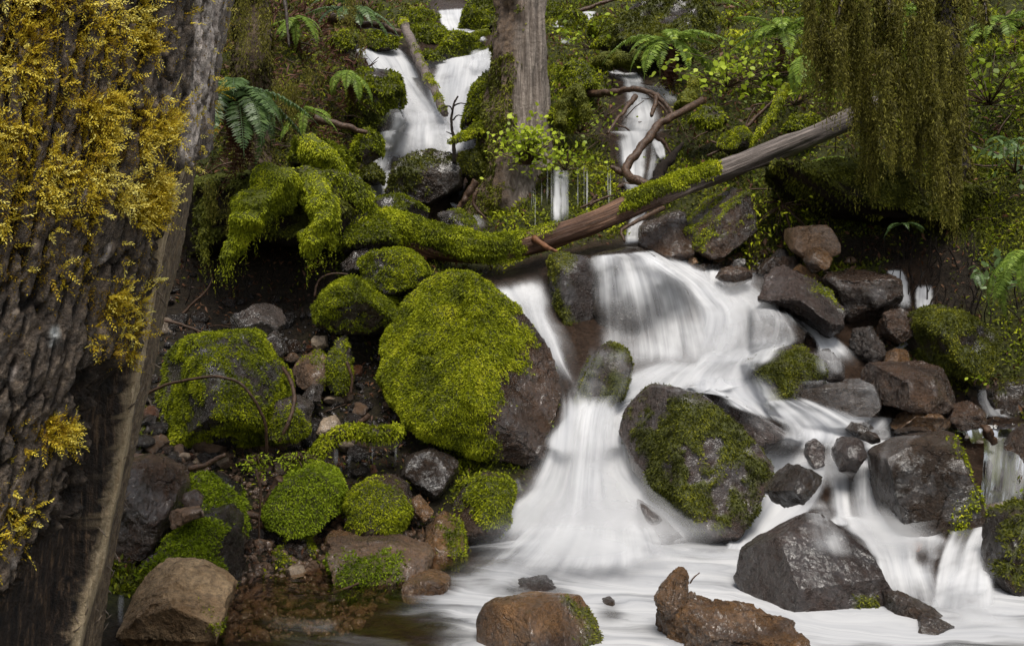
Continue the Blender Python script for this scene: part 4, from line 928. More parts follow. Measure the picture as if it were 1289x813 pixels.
cb = gm.ramp(nb, [(.3, (.026, .016, .010)), (.55, (.090, .054, .030)), (.78, (.20, .135, .07))])
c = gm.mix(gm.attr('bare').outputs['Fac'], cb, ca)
bp = gm.n('Bump', {'Height': gm.math('ADD', ns, nb), 'Strength': .7, 'Distance': .05}).outputs[0]
M['snag'] = gm.done(gm.n('BsdfPrincipled', {'Base Color': c, 'Roughness': .7, 'Normal': bp}).outputs[0])
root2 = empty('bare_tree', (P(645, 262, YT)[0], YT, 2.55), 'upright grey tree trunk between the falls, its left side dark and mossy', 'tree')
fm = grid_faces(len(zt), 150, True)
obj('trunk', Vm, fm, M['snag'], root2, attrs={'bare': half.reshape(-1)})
mk_ = (1 - half.reshape(-1)) * sstep(-.15, .3, fbm(Vm * 4, 4, 66) + .55 * sstep(640, 598, mx_.reshape(-1)) - .22 + .25 * sstep(120, 230, my_.reshape(-1))) * (Vm[:, 2] < 6)
add_moss(root2, Vm, quad2tri(fm), mk_, 'olive', length=.036, cover=2.2, cap=34000, droop=.9, tintbase=.5)
SOLID.append((Vm, quad2tri(fm)))

# ------------------------------------------------------------------ fallen log across the stream
LOG = [(478, 284, 9.15, 18.9), (505, 290, 9.15, 19.8), (560, 308, 9.2, 20.7), (610, 315, 9.25, 18.0), (650, 310, 9.35, 15.8), (700, 296, 9.45, 14.0), (745, 280, 9.5, 13.5), (790, 261, 9.6, 14.0), (850, 237, 9.75, 14.0), (905, 217, 9.9, 13.5), (960, 196, 10.05, 13.1), (1010, 176, 10.2, 12.6), (1050, 159, 10.3, 11.7), (1092, 139, 10.4, 12.6), (1105, 133, 10.45, 11.7)]
lg = spline(np.array([np.r_[P(a, b, Y), r / F * Y] for a, b, Y, r in LOG]), 220)
lt = norm(np.gradient(lg[:, :3], axis=0)); la = norm(np.cross(lt, [0, 0, 1.])); lb = np.cross(la, lt)
th = np.linspace(0, 2 * np.pi, 40, endpoint=False)
rg_ = la[:, None] * np.cos(th)[None, :, None] + lb[:, None] * np.sin(th)[None, :, None]
sL = np.arange(220) * np.linalg.norm(lg[50, :3] - lg[49, :3])
Sg, Tg = np.meshgrid(sL, th, indexing='ij')
rr_ = lg[:, 3][:, None] * (1 + .16 * fbm(np.stack([Sg * 2.4, np.cos(Tg) * 1.5, np.sin(Tg) * 1.5], -1), 4, 80) + .12 * fbm(np.stack([Sg * 1.2, np.cos(Tg) * 6, np.sin(Tg) * 6], -1), 4, 81))
VL = lg[:, None, :3] + rg_ * rr_[..., None]
lx, ly = proj(VL); up = np.sin(Tg)
jl = 12 * fbm(VL * 5, 3, 83)
ml = ((lx + jl < 662).astype(float) * sstep(-.95, -.5, up + .5 * fbm(VL * 6, 3, 84)) + sstep(655, 680, lx) * (lx + jl < 700) * sstep(.1, .5, up + .5 * fbm(VL * 8, 3, 84)) * .5
      + ((lx + jl > 785) & (lx + jl < 908)) * sstep(-.35, .15, up + .3 * fbm(VL * 6, 3, 85)))
gm = NT('log_wood'); v, _ = gm.objvec()
wn_ = gm.attr('wood').outputs['Fac']
pos = gm.n('UVMap', uv_map='flow').outputs[0]
ns = gm.noise(gm.scalev(pos, (1.6, 26, 1)), 1.0, 7, .68)
ca = gm.ramp(ns, [(.3, (.018, .008, .005)), (.5, (.075, .035, .019)), (.72, (.27, .15, .085))])
cb = gm.ramp(ns, [(.3, (.018, .014, .012)), (.5, (.10, .08, .07)), (.72, (.30, .25, .225))])
c = gm.mix(wn_, ca, cb); c = gm.mix(gm.attr('moss').outputs['Fac'], c, (*MOSS_UNDER, 1))
bp = gm.n('Bump', {'Height': ns, 'Strength': .8, 'Distance': .03}).outputs[0]
M['log'] = gm.done(gm.n('BsdfPrincipled', {'Base Color': c, 'Roughness': .55, 'Normal': bp, 'Specular IOR Level': .3}).outputs[0])
root3 = empty('fallen_log', lg[0, :3], 'long fallen log slanting across the cascade, mossy with bare red and grey wood', 'log')
fl_ = grid_faces(220, 40, True)
if np.einsum('ij,ij->', np.cross(VL[110, 1] - VL[110, 0], VL[111, 0] - VL[110, 0])[None], (VL[110, 0] - lg[110, :3])[None]) < 0: fl_ = fl_[:, ::-1]
uvl = np.stack([Sg, Tg / 6.283], -1).reshape(-1, 2)
VLf = VL.reshape(-1, 3)
obj('log_body', VLf, fl_, M['log'], root3, attrs={'moss': np.clip(ml, 0, 1).reshape(-1) * .9, 'wood': sstep(780, 900, lx).reshape(-1)}, uv=uvl)
mv = VLf + (rg_.reshape(-1, 3) * (.025 * np.clip(ml.reshape(-1), 0, 1) * (1 + fbm(VLf * 8, 2, 86)))[:, None])
add_moss(root3, mv, quad2tri(fl_), np.clip(ml, 0, 1).reshape(-1), 'moss', length=.026, cover=2.8, cap=60000, droop=.7, tintbase=.5, closed=False)
Vb, Fb = tube(spline([P(672, 300, 9.3), P(690, 312, 9.15), P(704, 318, 9.05)], 8), np.linspace(.035, .012, 8), 8, .3, 3)
obj('broken_stub', Vb, Fb, M['redwood'], root3)
SOLID_LOG = (VLf, quad2tri(fl_))

# ------------------------------------------------------------------ dead branches and twigs
def branch(name, label, px_pts, Yc, r0, r1, mat='twig', cat='branch', group=None, n=None, moss=None, sub=None, rough=.25, parent=None):
    pts = np.array([P(a[0], a[1], (a[2] if len(a) > 2 else Yc)) for a in px_pts])
    pth = spline(pts, n or 6 + 5 * len(px_pts))
    pth = pth + .25 * max(r0, .008) * np.stack([fbm(pth * 12 + k * 9, 2, 5 + k) for k in range(3)], -1)
    V, f_ = tube(pth, np.linspace(r0, r1, len(pth)), 8 if r0 > .012 else 5, rough, 3)
    if parent:
        return obj(name, V, f_, M[mat], parent)
    o = obj(name, V, f_, M[mat], label=label, cat=cat, group=group)
    if moss:
        N = vnormals(V, quad2tri(f_)); mk = sstep(moss - .2, moss + .2, N[:, 2] + .5 * fbm(V * 7, 3, 6))
        add_moss(o, V + N * r0 * .2, quad2tri(f_), mk, 'moss', length=.026, cover=2.6, cap=12000, droop=.6)
    for s in (sub or []):
        branch('twig', None, s[0], Yc, s[1], s[2], mat, parent=o)
    return o
branch('arching_twig', 'thin brown twig arching across the squat mossy boulder', [(178, 500, 6.9), (200, 488, 6.85), (240, 477, 6.75), (275, 474, 6.7), (300, 481, 6.7), (320, 503, 6.7), (333, 530, 6.75), (336, 572, 6.85)], 6.8, .010, .011, cat='twig')
branch('curved_twig', 'short curved twig standing at the right foot of the squat mossy boulder', [(356, 462, 7.3), (366, 480, 7.15), (370, 502, 7.05), (364, 530, 6.95), (352, 556, 6.95)], 7.0, .013, .015, cat='twig')
branch('leaning_log', 'dead pole leaning in the upper left fall with a moss cap at its top', [(508, 28, 15.0), (516, 48, 14.6), (530, 82, 13.9), (545, 112, 13.3), (560, 142, 12.7)], 14, .07, .05, 'grey_wood', cat='log', n=40, moss=.95)
branch('dead_sapling', 'thin bare sapling standing in front of the upper fall', [(572, 205, 11.0), (571, 175, 11.05), (568, 150, 11.1), (572, 130, 11.15), (576, 122, 11.2)], 11.1, .022, .010, 'root', cat='sapling',
       sub=[([(570, 140), (566, 134), (555, 137)], .010, .005), ([(571, 133), (580, 130), (586, 131)], .010, .005), ([(570, 152), (577, 145), (581, 146)], .009, .005), ([(571, 170), (562, 166)], .009, .005), ([(572, 197), (565, 192), (558, 195)], .010, .006)])
branch('mossy_stub', 'short mossy dead limb pointing left from the mid tree over the fall', [(612, 162, 11.3), (596, 168, 11.1), (580, 174, 10.9), (566, 179, 10.8)], 11, .085, .02, 'dark_wood', n=24, moss=.2)
branch('arching_branch', 'arched dead branch spanning the head of the right-hand rill', [(742, 118, 12.6), (765, 117, 12.3), (790, 113, 12.1), (810, 114, 12.0), (828, 122, 11.9), (842, 136, 11.8), (848, 150, 11.7)], 12, .05, .02, 'twig', n=36,
       sub=[([(826, 122, 11.9), (824, 135, 11.8), (820, 146, 11.7)], .032, .02), ([(812, 115, 12.), (830, 130, 11.85), (842, 146, 11.8)], .02, .012), ([(800, 122, 11.8), (785, 140, 11.6), (772, 158, 11.4), (765, 168, 11.3)], .032, .014)])
branch('hooked_branch', 'long brown branch hooking down in front of the right-hand rill', [(884, 126, 11.4), (868, 136, 11.2), (845, 148, 11.0), (828, 158, 10.9), (815, 175, 10.8), (800, 196, 10.7), (788, 213, 10.6), (792, 224, 10.5), (806, 230, 10.4), (822, 233, 10.35)], 11, .04, .05, 'twig', n=60,
       sub=[([(790, 218), (776, 214), (768, 211)], .05, .02), ([(806, 230), (780, 236), (766, 243), (752, 246)], .035, .016), ([(822, 168), (840, 186), (846, 196)], .03, .015)])
branch('bark_slab', 'dark curved slab of rotten wood standing between the rill and the log', [(824, 234, 10.3), (833, 214, 10.35), (846, 196, 10.4), (858, 182, 10.5)], 10.3, .075, .02, 'root', cat='deadwood', n=20)
for lab, pts, Y_, a, b in [('pale thin stick pointing up at the fallen log from the left', [(742, 258), (760, 250), (772, 246)], 10.0, .018, .008), ('dark stick lying across the drips beside the mid tree', [(752, 246), (740, 258), (730, 262)], 10.2, .02, .01),
    ('mossy thin branch drooping below the log near the falls', [(835, 262, 9.6), (815, 272, 9.5), (795, 282, 9.45), (782, 290, 9.4), (786, 305, 9.35)], 9.5, .025, .012), ('thin straight stick slanting above the topmost right rills', [(705, 22), (735, 12), (770, 0), (790, -8)], 16.4, .04, .02),
    ('leaning stick on the slope above the log, left of the hanging moss', [(925, 176), (960, 140), (985, 118)], 11.2, .025, .012), ('thin twig on the slope above the grey end of the log', [(890, 196), (930, 176), (942, 150), (950, 136)], 11.0, .014, .008),
    ('dead branch on the left bank under the brown ferns', [(396, 150), (420, 154), (445, 162), (462, 168)], 10.1, .045, .02), ('fallen branch along the ledge left of the topmost stream', [(415, 22), (450, 30), (480, 34), (505, 42)], 13.4, .07, .04),
    ('dark forked twig in the black hollow under the ferns', [(222, 404), (240, 385), (262, 362), (268, 350)], 8.6, .014, .008), ('brown twig in the litter above the squat mossy boulder', [(205, 403), (232, 410), (262, 420)], 8.0, .014, .008),
    ('curled thin twig left of the round mossy boulder', [(396, 374), (402, 352), (420, 344), (438, 345)], 8.3, .010, .006), ('upright twig beside the narrow furred stone', [(437, 455), (443, 475), (441, 496)], 7.75, .014, .010),
    ('broken stick poking out of the mossy ledge', [(448, 536), (458, 528), (464, 522)], 7.3, .022, .018), ('stick lying on the gravel shelf', [(238, 590), (262, 584), (284, 572)], 6.3, .02, .014), ('rust-coloured stick under the chocolate-brown rock top', [(168, 576), (200, 582), (232, 596)], 6.2, .03, .02),
    ('dangling twig below the moss clump in the middle of the left bank', [(322, 590), (328, 620), (326, 660), (326, 690)], 6.3, .010, .006), ('dark slanting stick between the hummock and the lime crown boulder', [(356, 602), (348, 618), (334, 640)], 6.5, .045, .03), ('long brown stick behind the dark stone by the hummock', [(298, 645), (320, 650), (345, 656)], 6.4, .03, .02),
    ('thin straight twig floating on the brown shallows', [(302, 744), (330, 743), (352, 744)], 5.9, .008, .006), ('thin twig slanting on the striped brown rock', [(420, 746), (436, 740), (452, 734)], 5.75, .012, .007), ('tiny twig sticking up behind the fin of stone', [(869, 734), (874, 726), (881, 720)], 5.4, .005, .003),
    ('pale root curling under the left bank shrub clump', [(600, 240), (596, 255), (604, 268), (612, 276)], 10.3, .022, .012), ('dark limb slanting below the mid tree', [(600, 228), (588, 246), (576, 262)], 10.6, .04, .03), ('brown stick along the underside of the log', [(650, 300), (668, 292), (690, 290)], 9.75, .04, .02)]:
    branch('stick', lab, pts, Y_, a, b, cat='stick')
branch('mossy_ledge_branch', 'low moss-covered branch bridging the hollow above the trickle', [(398, 578, 7.0), (415, 556, 7.05), (440, 545, 7.1), (470, 548, 7.15), (500, 542, 7.3)], 7.1, .055, .05, 'dark_wood', n=30, moss=-.4)
branch('broken_stump', 'small splintered stub of red wood standing in the current at the right', [(1248, 558, 7.6), (1245, 547, 7.55), (1240, 538, 7.5)], 7.6, .026, .036, 'twig', cat='stump', n=14, rough=.9)

# hanging roots under the right bank, and rootlets in the dark hollow
def rootlets(n, poly, Lr, label, dy=-.25):
    parts = []; pl = np.array(poly, float)
    while len(parts) < n:
        x = rng.uniform(pl[:, 0].min(), pl[:, 0].max()); y = rng.uniform(pl[:, 1].min(), pl[:, 1].max())
        if not inpoly(np.array([x]), np.array([y]), poly)[0]: continue
        b = P(x, y, D1(x, y) + dy); L = rng.uniform(*Lr); k = 9
        w = np.cumsum(rng.normal(0, .03, (k, 3)), 0) * L * 1.2; w[:, 2] = np.linspace(0, -L, k)
        w[:, 0] += np.linspace(0, rng.normal(0, .25) * L, k)
        r = rng.uniform(.003, .009); parts.append(tube(b + w, np.linspace(r, r * .5, k), 4))
    obj('hanging_roots', *merge(parts), M['root'], label=label, cat='roots', kind='stuff')
rootlets(75, [(950, 255), (1120, 285), (1260, 280), (1270, 380), (1180, 370), (1100, 330), (990, 300)], (.25, .75), 'thin dark roots hanging from the undercut right bank')
rootlets(22, [(200, 310), (420, 320), (420, 350), (230, 370)], (.15, .4), 'thin dark roots in the hollow of the left bank')

def litter_twigs(n, poly, Lr, label, rr):
    parts = []; pl = np.array(poly, float)
    while len(parts) < n:
        x = rng.uniform(pl[:, 0].min(), pl[:, 0].max()); y = rng.uniform(pl[:, 1].min(), pl[:, 1].max())
        if not inpoly(np.array([x]), np.array([y]), poly)[0]: continue
        b = P(x, y, D1(x, y) - .03); L = rng.uniform(*Lr); a = rng.uniform(0, 6.28); d = np.array([math.cos(a), .6 * math.sin(a), rng.normal(.1, .35)]); d /= np.linalg.norm(d)
        t = np.linspace(-.5, .5, 6)[:, None]; w = t * L * d + np.array([0, 0, 1.]) * (.12 * L * (.25 - t ** 2)) + rng.normal(0, .012 * L, (6, 3)); w[:, 2] += .02
        r = rng.uniform(*rr); parts.append(tube(b + w, np.linspace(r, r * .4, 6), 4))
    obj('fallen_twigs', *merge(parts), M['twig'], label=label, cat='twigs', kind='stuff')
litter_twigs(150, [(330, 10), (470, 60), (450, 200), (250, 230), (270, 60)], (.2, .7), 'brown twigs tangled on the upper left bank', (.004, .011))
litter_twigs(170, [(700, 60), (1289, 20), (1289, 300), (1000, 260), (860, 190), (700, 200)], (.2, .8), 'brown twigs lying on the slope behind the log', (.005, .013))
litter_twigs(80, [(190, 390), (470, 420), (520, 560), (400, 620), (190, 600)], (.10, .35), 'brown twigs caught among the stones of the rubble bank', (.003, .007))

# ------------------------------------------------------------------ water
def water_mat(name, white=(.70, .70, .71), low=.66, tint=(.72, .60, .48), soft=.6):
    g = NT(name); uv = g.n('UVMap', uv_map='flow').outputs[0]
    d = g.attr('dens').outputs['Fac']; br = g.attr('clear').outputs['Fac']
    n1 = g.noise(g.scalev(uv, (8, .55, 1)), 1.0, 3, .55, .3); n2 = g.noise(g.scalev(uv, (30, .8, 1)), 1.0, 4, .6, .25); n3 = g.noise(g.scalev(uv, (3.2, 1.8, 1)), 1.0, 3, .5)
    st = g.math('ADD', g.math('MULTIPLY_ADD', n1, 1.4, -.7), g.math('MULTIPLY_ADD', n2, .6, -.3))
    a = g.math('MULTIPLY', d, g.math('ADD', g.math('MULTIPLY_ADD', d, .35, .62), g.math('MULTIPLY', st, g.math('MULTIPLY_ADD', d, -.55, 1.0))))
    a = g.math('MULTIPLY', a, g.n('MapRange', {'Value': n3, 'From Min': .3, 'From Max': .6, 'To Min': soft, 'To Max': 1.05}).outputs[0])
    a = g.n('MapRange', {'Value': a, 'From Min': .0, 'From Max': .95}, interpolation_type='SMOOTHERSTEP').outputs[0]
    a = g.math('MULTIPLY', a, .985)
    vs = g.n('MapRange', {'Value': g.math('ADD', g.math('MULTIPLY', n1, .7), g.math('MULTIPLY', n2, .3)), 'From Min': .34, 'From Max': .62}).outputs[0]
    c = g.mix(vs, (white[0] * low, white[1] * (low + .012), white[2] * (low + .04), 1), (*white, 1))
    df = g.n('BsdfDiffuse', {'Color': c}); tr = g.n('BsdfTranslucent', {'Color': c})
    body = g.n('MixShader', {0: .35, 1: df.outputs[0], 2: tr.outputs[0]}).outputs[0]
    clear = g.n('BsdfTransparent', {'Color': g.mix(br, (1, 1, 1, 1), (*tint, 1))}).outputs[0]
    gl = g.n('BsdfGlossy', {'Roughness': .12, 'Color': (.9, .9, .9, 1), 'Normal': g.n('Bump', {'Height': n1, 'Strength': .25, 'Distance': .05}).outputs[0]}).outputs[0]
    lw = g.n('Fresnel', {'IOR': 1.33}).outputs[0]
    clear = g.n('MixShader', {0: g.math('MULTIPLY', lw, br), 1: clear, 2: gl}).outputs[0]
    return g.done(g.n('MixShader', {0: a, 1: clear, 2: body}).outputs[0])
M['water'] = water_mat('white_water')
def mist_mat():
    g = NT('spray_mist'); pos = g.n('NewGeometry').outputs['Position']
    d = g.attr('dens').outputs['Fac']; n3 = g.noise(pos, 2.2, 3, .5)
    a = g.math('MULTIPLY', d, g.n('MapRange', {'Value': n3, 'From Min': .25, 'From Max': .7, 'To Min': .45, 'To Max': 1.0}).outputs[0], clamp=True)
    df = g.n('BsdfDiffuse', {'Color': (.68, .68, .69, 1)}); tr = g.n('BsdfTranslucent', {'Color': (.68, .68, .69, 1)})
    return g.done(g.n('MixShader', {0: a, 1: g.n('BsdfTransparent').outputs[0], 2: g.n('MixShader', {0: .5, 1: df.outputs[0], 2: tr.outputs[0]}).outputs[0]}).outputs[0])
M['mist'] = mist_mat()
M['pool'] = water_mat('pool_water', (.64, .64, .65), .72, (.88, .78, .66), .6)

def _bvh(L):
    _V, _T = merge(L)
    return BVHTree.FromPolygons(_V.tolist(), _T.tolist(), all_triangles=True)
BVHS = {'all': _bvh(SOLID), 'sub': _bvh(SUBM)}
def drape(px, py, which):
    BVH = BVHS[which]
    out = np.empty(px.shape); o = Vector((0, 0, CZ)); f = out.ravel()
    for i, (a, b) in enumerate(zip(px.ravel(), py.ravel())):
        d = Vector(((a - CX) / F, 1, -(b - CY) / F)); h = BVH.ray_cast(o, d.normalized())
        f[i] = h[0].y if h[0] else 20.
    return out

def strip(rows, nu=24, nv=40, lift=.05, dens=1., side=(.3, .3), top=.12, bot=.2, smooth=6, name='waterfall', ridge=.02, Y=None, clear=0., prof=None, seed=None, over='sub', mat='water'):
    rows = np.array(rows, float)
    L = spline(rows[:, :2], 3 * nv) if len(rows) > 2 else rows[0, :2] + (rows[-1, :2] - rows[0, :2]) * np.linspace(0, 1, 3 * nv)[:, None]
    t0 = np.linspace(0, 1, len(rows)); tt = np.linspace(0, 1, nv)
    S = spline(np.c_[t0 * 10, t0 * 0, rows], nv)[:, 2:]
    u = np.linspace(0, 1, nu)
    px = S[:, 0:1] * (1 - u) + S[:, 2:3] * u; py = S[:, 1:2] * (1 - u) + S[:, 3:4] * u
    if Y is None:
        d0 = drape(px, py, over)
        d = d0.copy()
        for _ in range(smooth):
            q = np.pad(d, 1, 'edge'); d = (q[:-2, 1:-1] * 2 + q[2:, 1:-1] * 2 + q[1:-1, :-2] + q[1:-1, 2:] + 2 * d) / 8
            d = np.minimum(d, d0 + .25)
        d = np.minimum(d, d0) - lift
        for _ in range(2):
            q = np.pad(d, 1, 'edge'); d = np.minimum((q[:-2, 1:-1] + q[2:, 1:-1] + q[1:-1, :-2] + q[1:-1, 2:]) / 4, d)
    else:
        d = np.interp(tt, np.linspace(0, 1, len(Y)), Y)[:, None] + 0 * px
    sd = int(rng.integers(1000)) if seed is None else seed
    W = P(px, py, d)
    um = u * np.hypot(px[:, -1] - px[:, 0], py[:, -1] - py[:, 0]).mean() / F * d.mean()
    vm = np.r_[0, np.cumsum(np.linalg.norm(np.diff(W, axis=0), axis=2).mean(1))]
    UU, VV = np.meshgrid(um, vm)
    rd = ridge * (fbm(np.stack([UU * 7, VV * .8, 0 * UU + sd], -1), 3, 3) - .3)
    W = P(px, py, d - rd)
    uu, vv = np.meshgrid(u, tt)
    wob = .06 * fbm(np.stack([vv * 5, 0 * uu, 0 * uu + sd], -1), 2, 9)
    dn = dens * sstep(0, max(side[0], 1e-3), uu + wob) * sstep(0, max(side[1], 1e-3), 1 - uu + wob) * sstep(0, max(top, 1e-3), vv + wob * .5) * sstep(0, max(bot, 1e-3), 1 - vv)
    if prof is not None:
        dn = dn * prof(px, py, uu, vv)
    dn[:, 0] = 0 if side[0] > 0 else dn[:, 0]; dn[:, -1] = 0 if side[1] > 0 else dn[:, -1]
    uvs = np.stack([UU + sd * 3.1, VV + sd * 1.7], -1).reshape(-1, 2)
    cl = clear(px, py, uu, vv) if callable(clear) else np.full(px.shape, clear)
    return obj(name, W.reshape(-1, 3), grid_faces(nv, nu), M[mat], kind='structure', attrs={'dens': dn.ravel(), 'clear': cl.ravel()}, uv=uvs)

# upper falls
strip([(548, 12, 586, 9), (553, 30, 590, 28), (558, 43, 602, 41)], 16, 24, .15, 1., (.2, .2), name='upper_rill')
strip([(566, 38, 606, 38), (590, 46, 612, 45), (598, 57, 618, 54)], 12, 18, .15, .8, name='upper_rill')
strip([(538, 82, 600, 60), (545, 84, 624, 62), (540, 98, 624, 84), (535, 112, 622, 112), (540, 140, 604, 140), (548, 170, 604, 168), (552, 205, 606, 200)], 36, 60, .12, .95, (0.19, 0.19), 0.14, 0.11, name='upper_right_fall')
strip([(588, 60, 624, 58), (584, 78, 624, 80), (582, 98, 622, 100)], 22, 26, .3, .62, (0.32, 0.16), 0.21, 0.40, name='upper_right_fall')
strip([(442, 57, 502, 60), (452, 74, 520, 74), (466, 96, 530, 96), (482, 120, 545, 124), (484, 145, 565, 145), (474, 170, 580, 168), (466, 195, 585, 192), (460, 218, 510, 222)], 44, 80, .12, 1., (0.22, 0.19), 0.08, 0.15, name='upper_left_fall')
strip([(500, 128, 560, 128), (494, 150, 575, 150), (486, 178, 580, 178), (484, 205, 578, 205)], 36, 40, .35, .75, (0.40, 0.40), 0.35, 0.19, name='upper_left_fall')
strip([(474, 176, 500, 178), (470, 192, 500, 192), (466, 212, 496, 214), (462, 226, 496, 226)], 18, 24, .3, .55, (0.16, 0.40), 0.14, 0.40, name='upper_left_fall')
strip([(470, 214, 510, 210), (464, 228, 500, 222), (464, 244, 494, 242), (474, 258, 488, 256)], 20, 24, .1, 1., (0.32, 0.32), 0.21, 0.38, name='upper_pool_run')
strip([(560, 252, 592, 248), (562, 258, 600, 262), (575, 272, 612, 272), (592, 292, 618, 290)], 16, 30, .1, .42, name='side_trickle')
strip([(562, 254, 572, 253), (570, 264, 582, 261), (578, 274, 592, 271)], 10, 16, .14, .85, name='side_trickle')
strip([(688, 16, 708, 18), (692, 27, 712, 28), (694, 37, 728, 36)], 12, 18, .2, .95, name='topmost_rill')
strip([(728, 14, 754, 14), (733, 27, 750, 27)], 10, 12, .2, .85, name='topmost_rill')
strip([(700, 48, 722, 48), (704, 56, 718, 57)], 8, 8, .2, .6, name='topmost_rill')
# right-hand rill
strip([(746, 80, 762, 80), (766, 94, 788, 91), (778, 108, 818, 104), (780, 124, 826, 120), (776, 145, 838, 138), (765, 163, 845, 158), (752, 170, 850, 166)], 28, 60, .12, .8, (0.40, 0.40), 0.11, 0.15, name='right_rill')
strip([(790, 104, 838, 100), (800, 112, 850, 112), (815, 130, 866, 126), (825, 146, 870, 142)], 20, 30, .1, .5, (0.40, 0.40), 0.28, 0.40, name='right_rill')
strip([(756, 166, 846, 163), (764, 172, 842, 168), (772, 190, 836, 186), (778, 212, 830, 210), (784, 236, 820, 236), (790, 256, 818, 256)], 34, 50, .22, .82, (0.32, 0.32), 0.07, 0.19, name='right_rill', prof=lambda x, y, u, v: 1 - .65 * np.exp(-((u - .70) / .08) ** 2) * sstep(.1, .3, v))
strip([(812, 176, 838, 172), (822, 190, 838, 184), (832, 205, 840, 200)], 10, 16, .3, .9, name='right_rill')
strip([(792, 250, 822, 250), (790, 270, 818, 268), (786, 290, 812, 286), (776, 312, 822, 308)], 18, 30, .12, .75, name='right_rill')
for k in range(19):
    x = rng.uniform(664, 772); w = rng.choice([1.0, 1.3, 1.8]); a = 196 + 22 * rng.random() + max(0, 690 - x) * .9; b = a + rng.uniform(45, 92); d_ = rng.uniform(.36, .58)
    strip([(x - w, a, x + w, a), (x - w, (a + b) / 2, x + w, (a + b) / 2), (x - w * 1.2, b, x + w * 1.2, b)], 6, 20, .15, d_, (.4, .4), .25, .3, name='dripping_strand', ridge=0)
for x, w, a, b, d_ in [(701, 8, 198, 294, .8), (710, 8, 205, 288, .7)]:
    strip([(x - w, a, x + w, a), (x - w, (a + b) / 2, x + w, (a + b) / 2), (x - w * 1.2, b, x + w * 1.2, b)], 10, 20, .2, d_, (.4, .4), .25, .3, name='dripping_strand', ridge=0)
# main cascade
strip([(600, 352, 696, 328), (606, 364, 698, 345), (625, 382, 700, 375), (645, 402, 704, 400), (668, 428, 714, 430), (686, 458, 724, 462), (694, 492, 744, 492), (700, 522, 744, 522)], 36, 70, .07, .95, (0.16, 0.32), 0.14, 0.23, name='left_chute', prof=lambda x, y, u, v: 1 - .5 * sstep(.55, .9, u) * sstep(.3, .6, v))
strip([(640, 345, 700, 318), (645, 368, 696, 350), (655, 395, 694, 385), (672, 428, 700, 422), (690, 460, 716, 455)], 20, 40, .2, .6, (0.40, 0.40), 0.21, 0.40, name='left_chute')
strip([(738, 322, 852, 312), (732, 340, 895, 335), (730, 375, 920, 372), (730, 410, 935, 408), (730, 442, 945, 438), (728, 475, 950, 468)], 64, 80, .08, .82, (0.19, 0.19), 0.08, 0.19, name='main_fall',
      prof=lambda x, y, u, v: (1 - .48 * np.exp(-(((x - 790) / 62) ** 2 + ((y - 410) / 48) ** 2))) * (1 - .35 * np.exp(-(((x - 740) / 14) ** 2 + ((y - 400) / 60) ** 2))))
strip([(770, 316, 862, 315), (800, 335, 900, 338), (840, 370, 945, 372), (860, 400, 960, 405), (850, 430, 960, 430), (820, 455, 950, 450)], 40, 60, .2, .75, (0.40, 0.40), 0.21, 0.38, name='main_fall')
strip([(855, 336, 952, 340), (866, 350, 955, 352), (885, 372, 962, 366), (895, 395, 990, 385), (890, 420, 1010, 412), (870, 450, 990, 440), (850, 475, 970, 470)], 48, 70, .06, .9, (0.24, 0.24), 0.08, 0.19, name='right_feeder',
      prof=lambda x, y, u, v: 1 - .72 * np.exp(-(((x - 968) / 34) ** 2 + ((y - 414) / 20) ** 2)))
strip([(890, 338, 915, 340), (890, 355, 912, 358), (892, 375, 905, 378)], 10, 16, .12, .8, name='right_feeder')
strip([(835, 430, 985, 425), (815, 452, 968, 445), (775, 475, 962, 465), (735, 498, 945, 490), (706, 516, 836, 512), (686, 545, 806, 540), (674, 580, 806, 578), (648, 615, 836, 612), (606, 645, 872, 646), (570, 672, 905, 680), (540, 708, 925, 705)], 72, 110, .10, 1., (0.16, 0.19), 0.17, 0.19, name='main_cascade', ridge=.035)
strip([(730, 500, 830, 490), (705, 535, 788, 530), (700, 575, 785, 572), (690, 615, 790, 610), (665, 650, 820, 650), (620, 685, 850, 690)], 48, 70, .28, .85, (0.40, 0.40), 0.28, 0.40, name='main_cascade', ridge=.04)
strip([(862, 470, 965, 458), (850, 486, 985, 488), (880, 492, 1005, 522), (925, 518, 1010, 545)], 40, 40, .1, .95, (0.32, 0.32), 0.17, 0.28, name='mid_sheet')
strip([(738, 432, 795, 436), (728, 455, 800, 460), (716, 485, 796, 490), (700, 520, 785, 522)], 40, 40, .05, .46, (0.19, 0.19), 0.14, 0.38, name='veil', over='all', prof=lambda x, y, u, v: 1 - .6 * np.exp(-(((x - 765) / 18) ** 2 + ((y - 478) / 26) ** 2)))
# right branch
strip([(980, 392, 1008, 376), (1008, 418, 1036, 402), (1028, 440, 1062, 430), (1035, 462, 1085, 448), (1030, 482, 1108, 474)], 28, 50, .07, .9, (0.32, 0.32), 0.14, 0.23, name='right_branch')
strip([(1000, 478, 1108, 472), (1000, 488, 1104, 482), (1000, 500, 1108, 496), (1002, 518, 1110, 514), (1000, 536, 1114, 532)], 44, 40, .05, .44, (0.13, 0.08), 0.08, 0.23, name='right_branch', prof=lambda x, y, u, v: .55 + .45 * sstep(.6, .9, u) + .4 * sstep(.7, 1, v) + .5 * sstep(.3, 0, v))
strip([(945, 522, 1010, 505), (975, 530, 1080, 522), (1000, 535, 1140, 530), (990, 552, 1120, 548), (965, 575, 1100, 566)], 44, 36, .07, .95, (0.24, 0.40), 0.21, 0.28, name='right_run')
strip([(1060, 532, 1220, 528), (1075, 545, 1230, 548), (1040, 560, 1130, 556)], 40, 24, .05, .6, (0.32, 0.32), 0.21, 0.38, name='right_run', clear=.5)
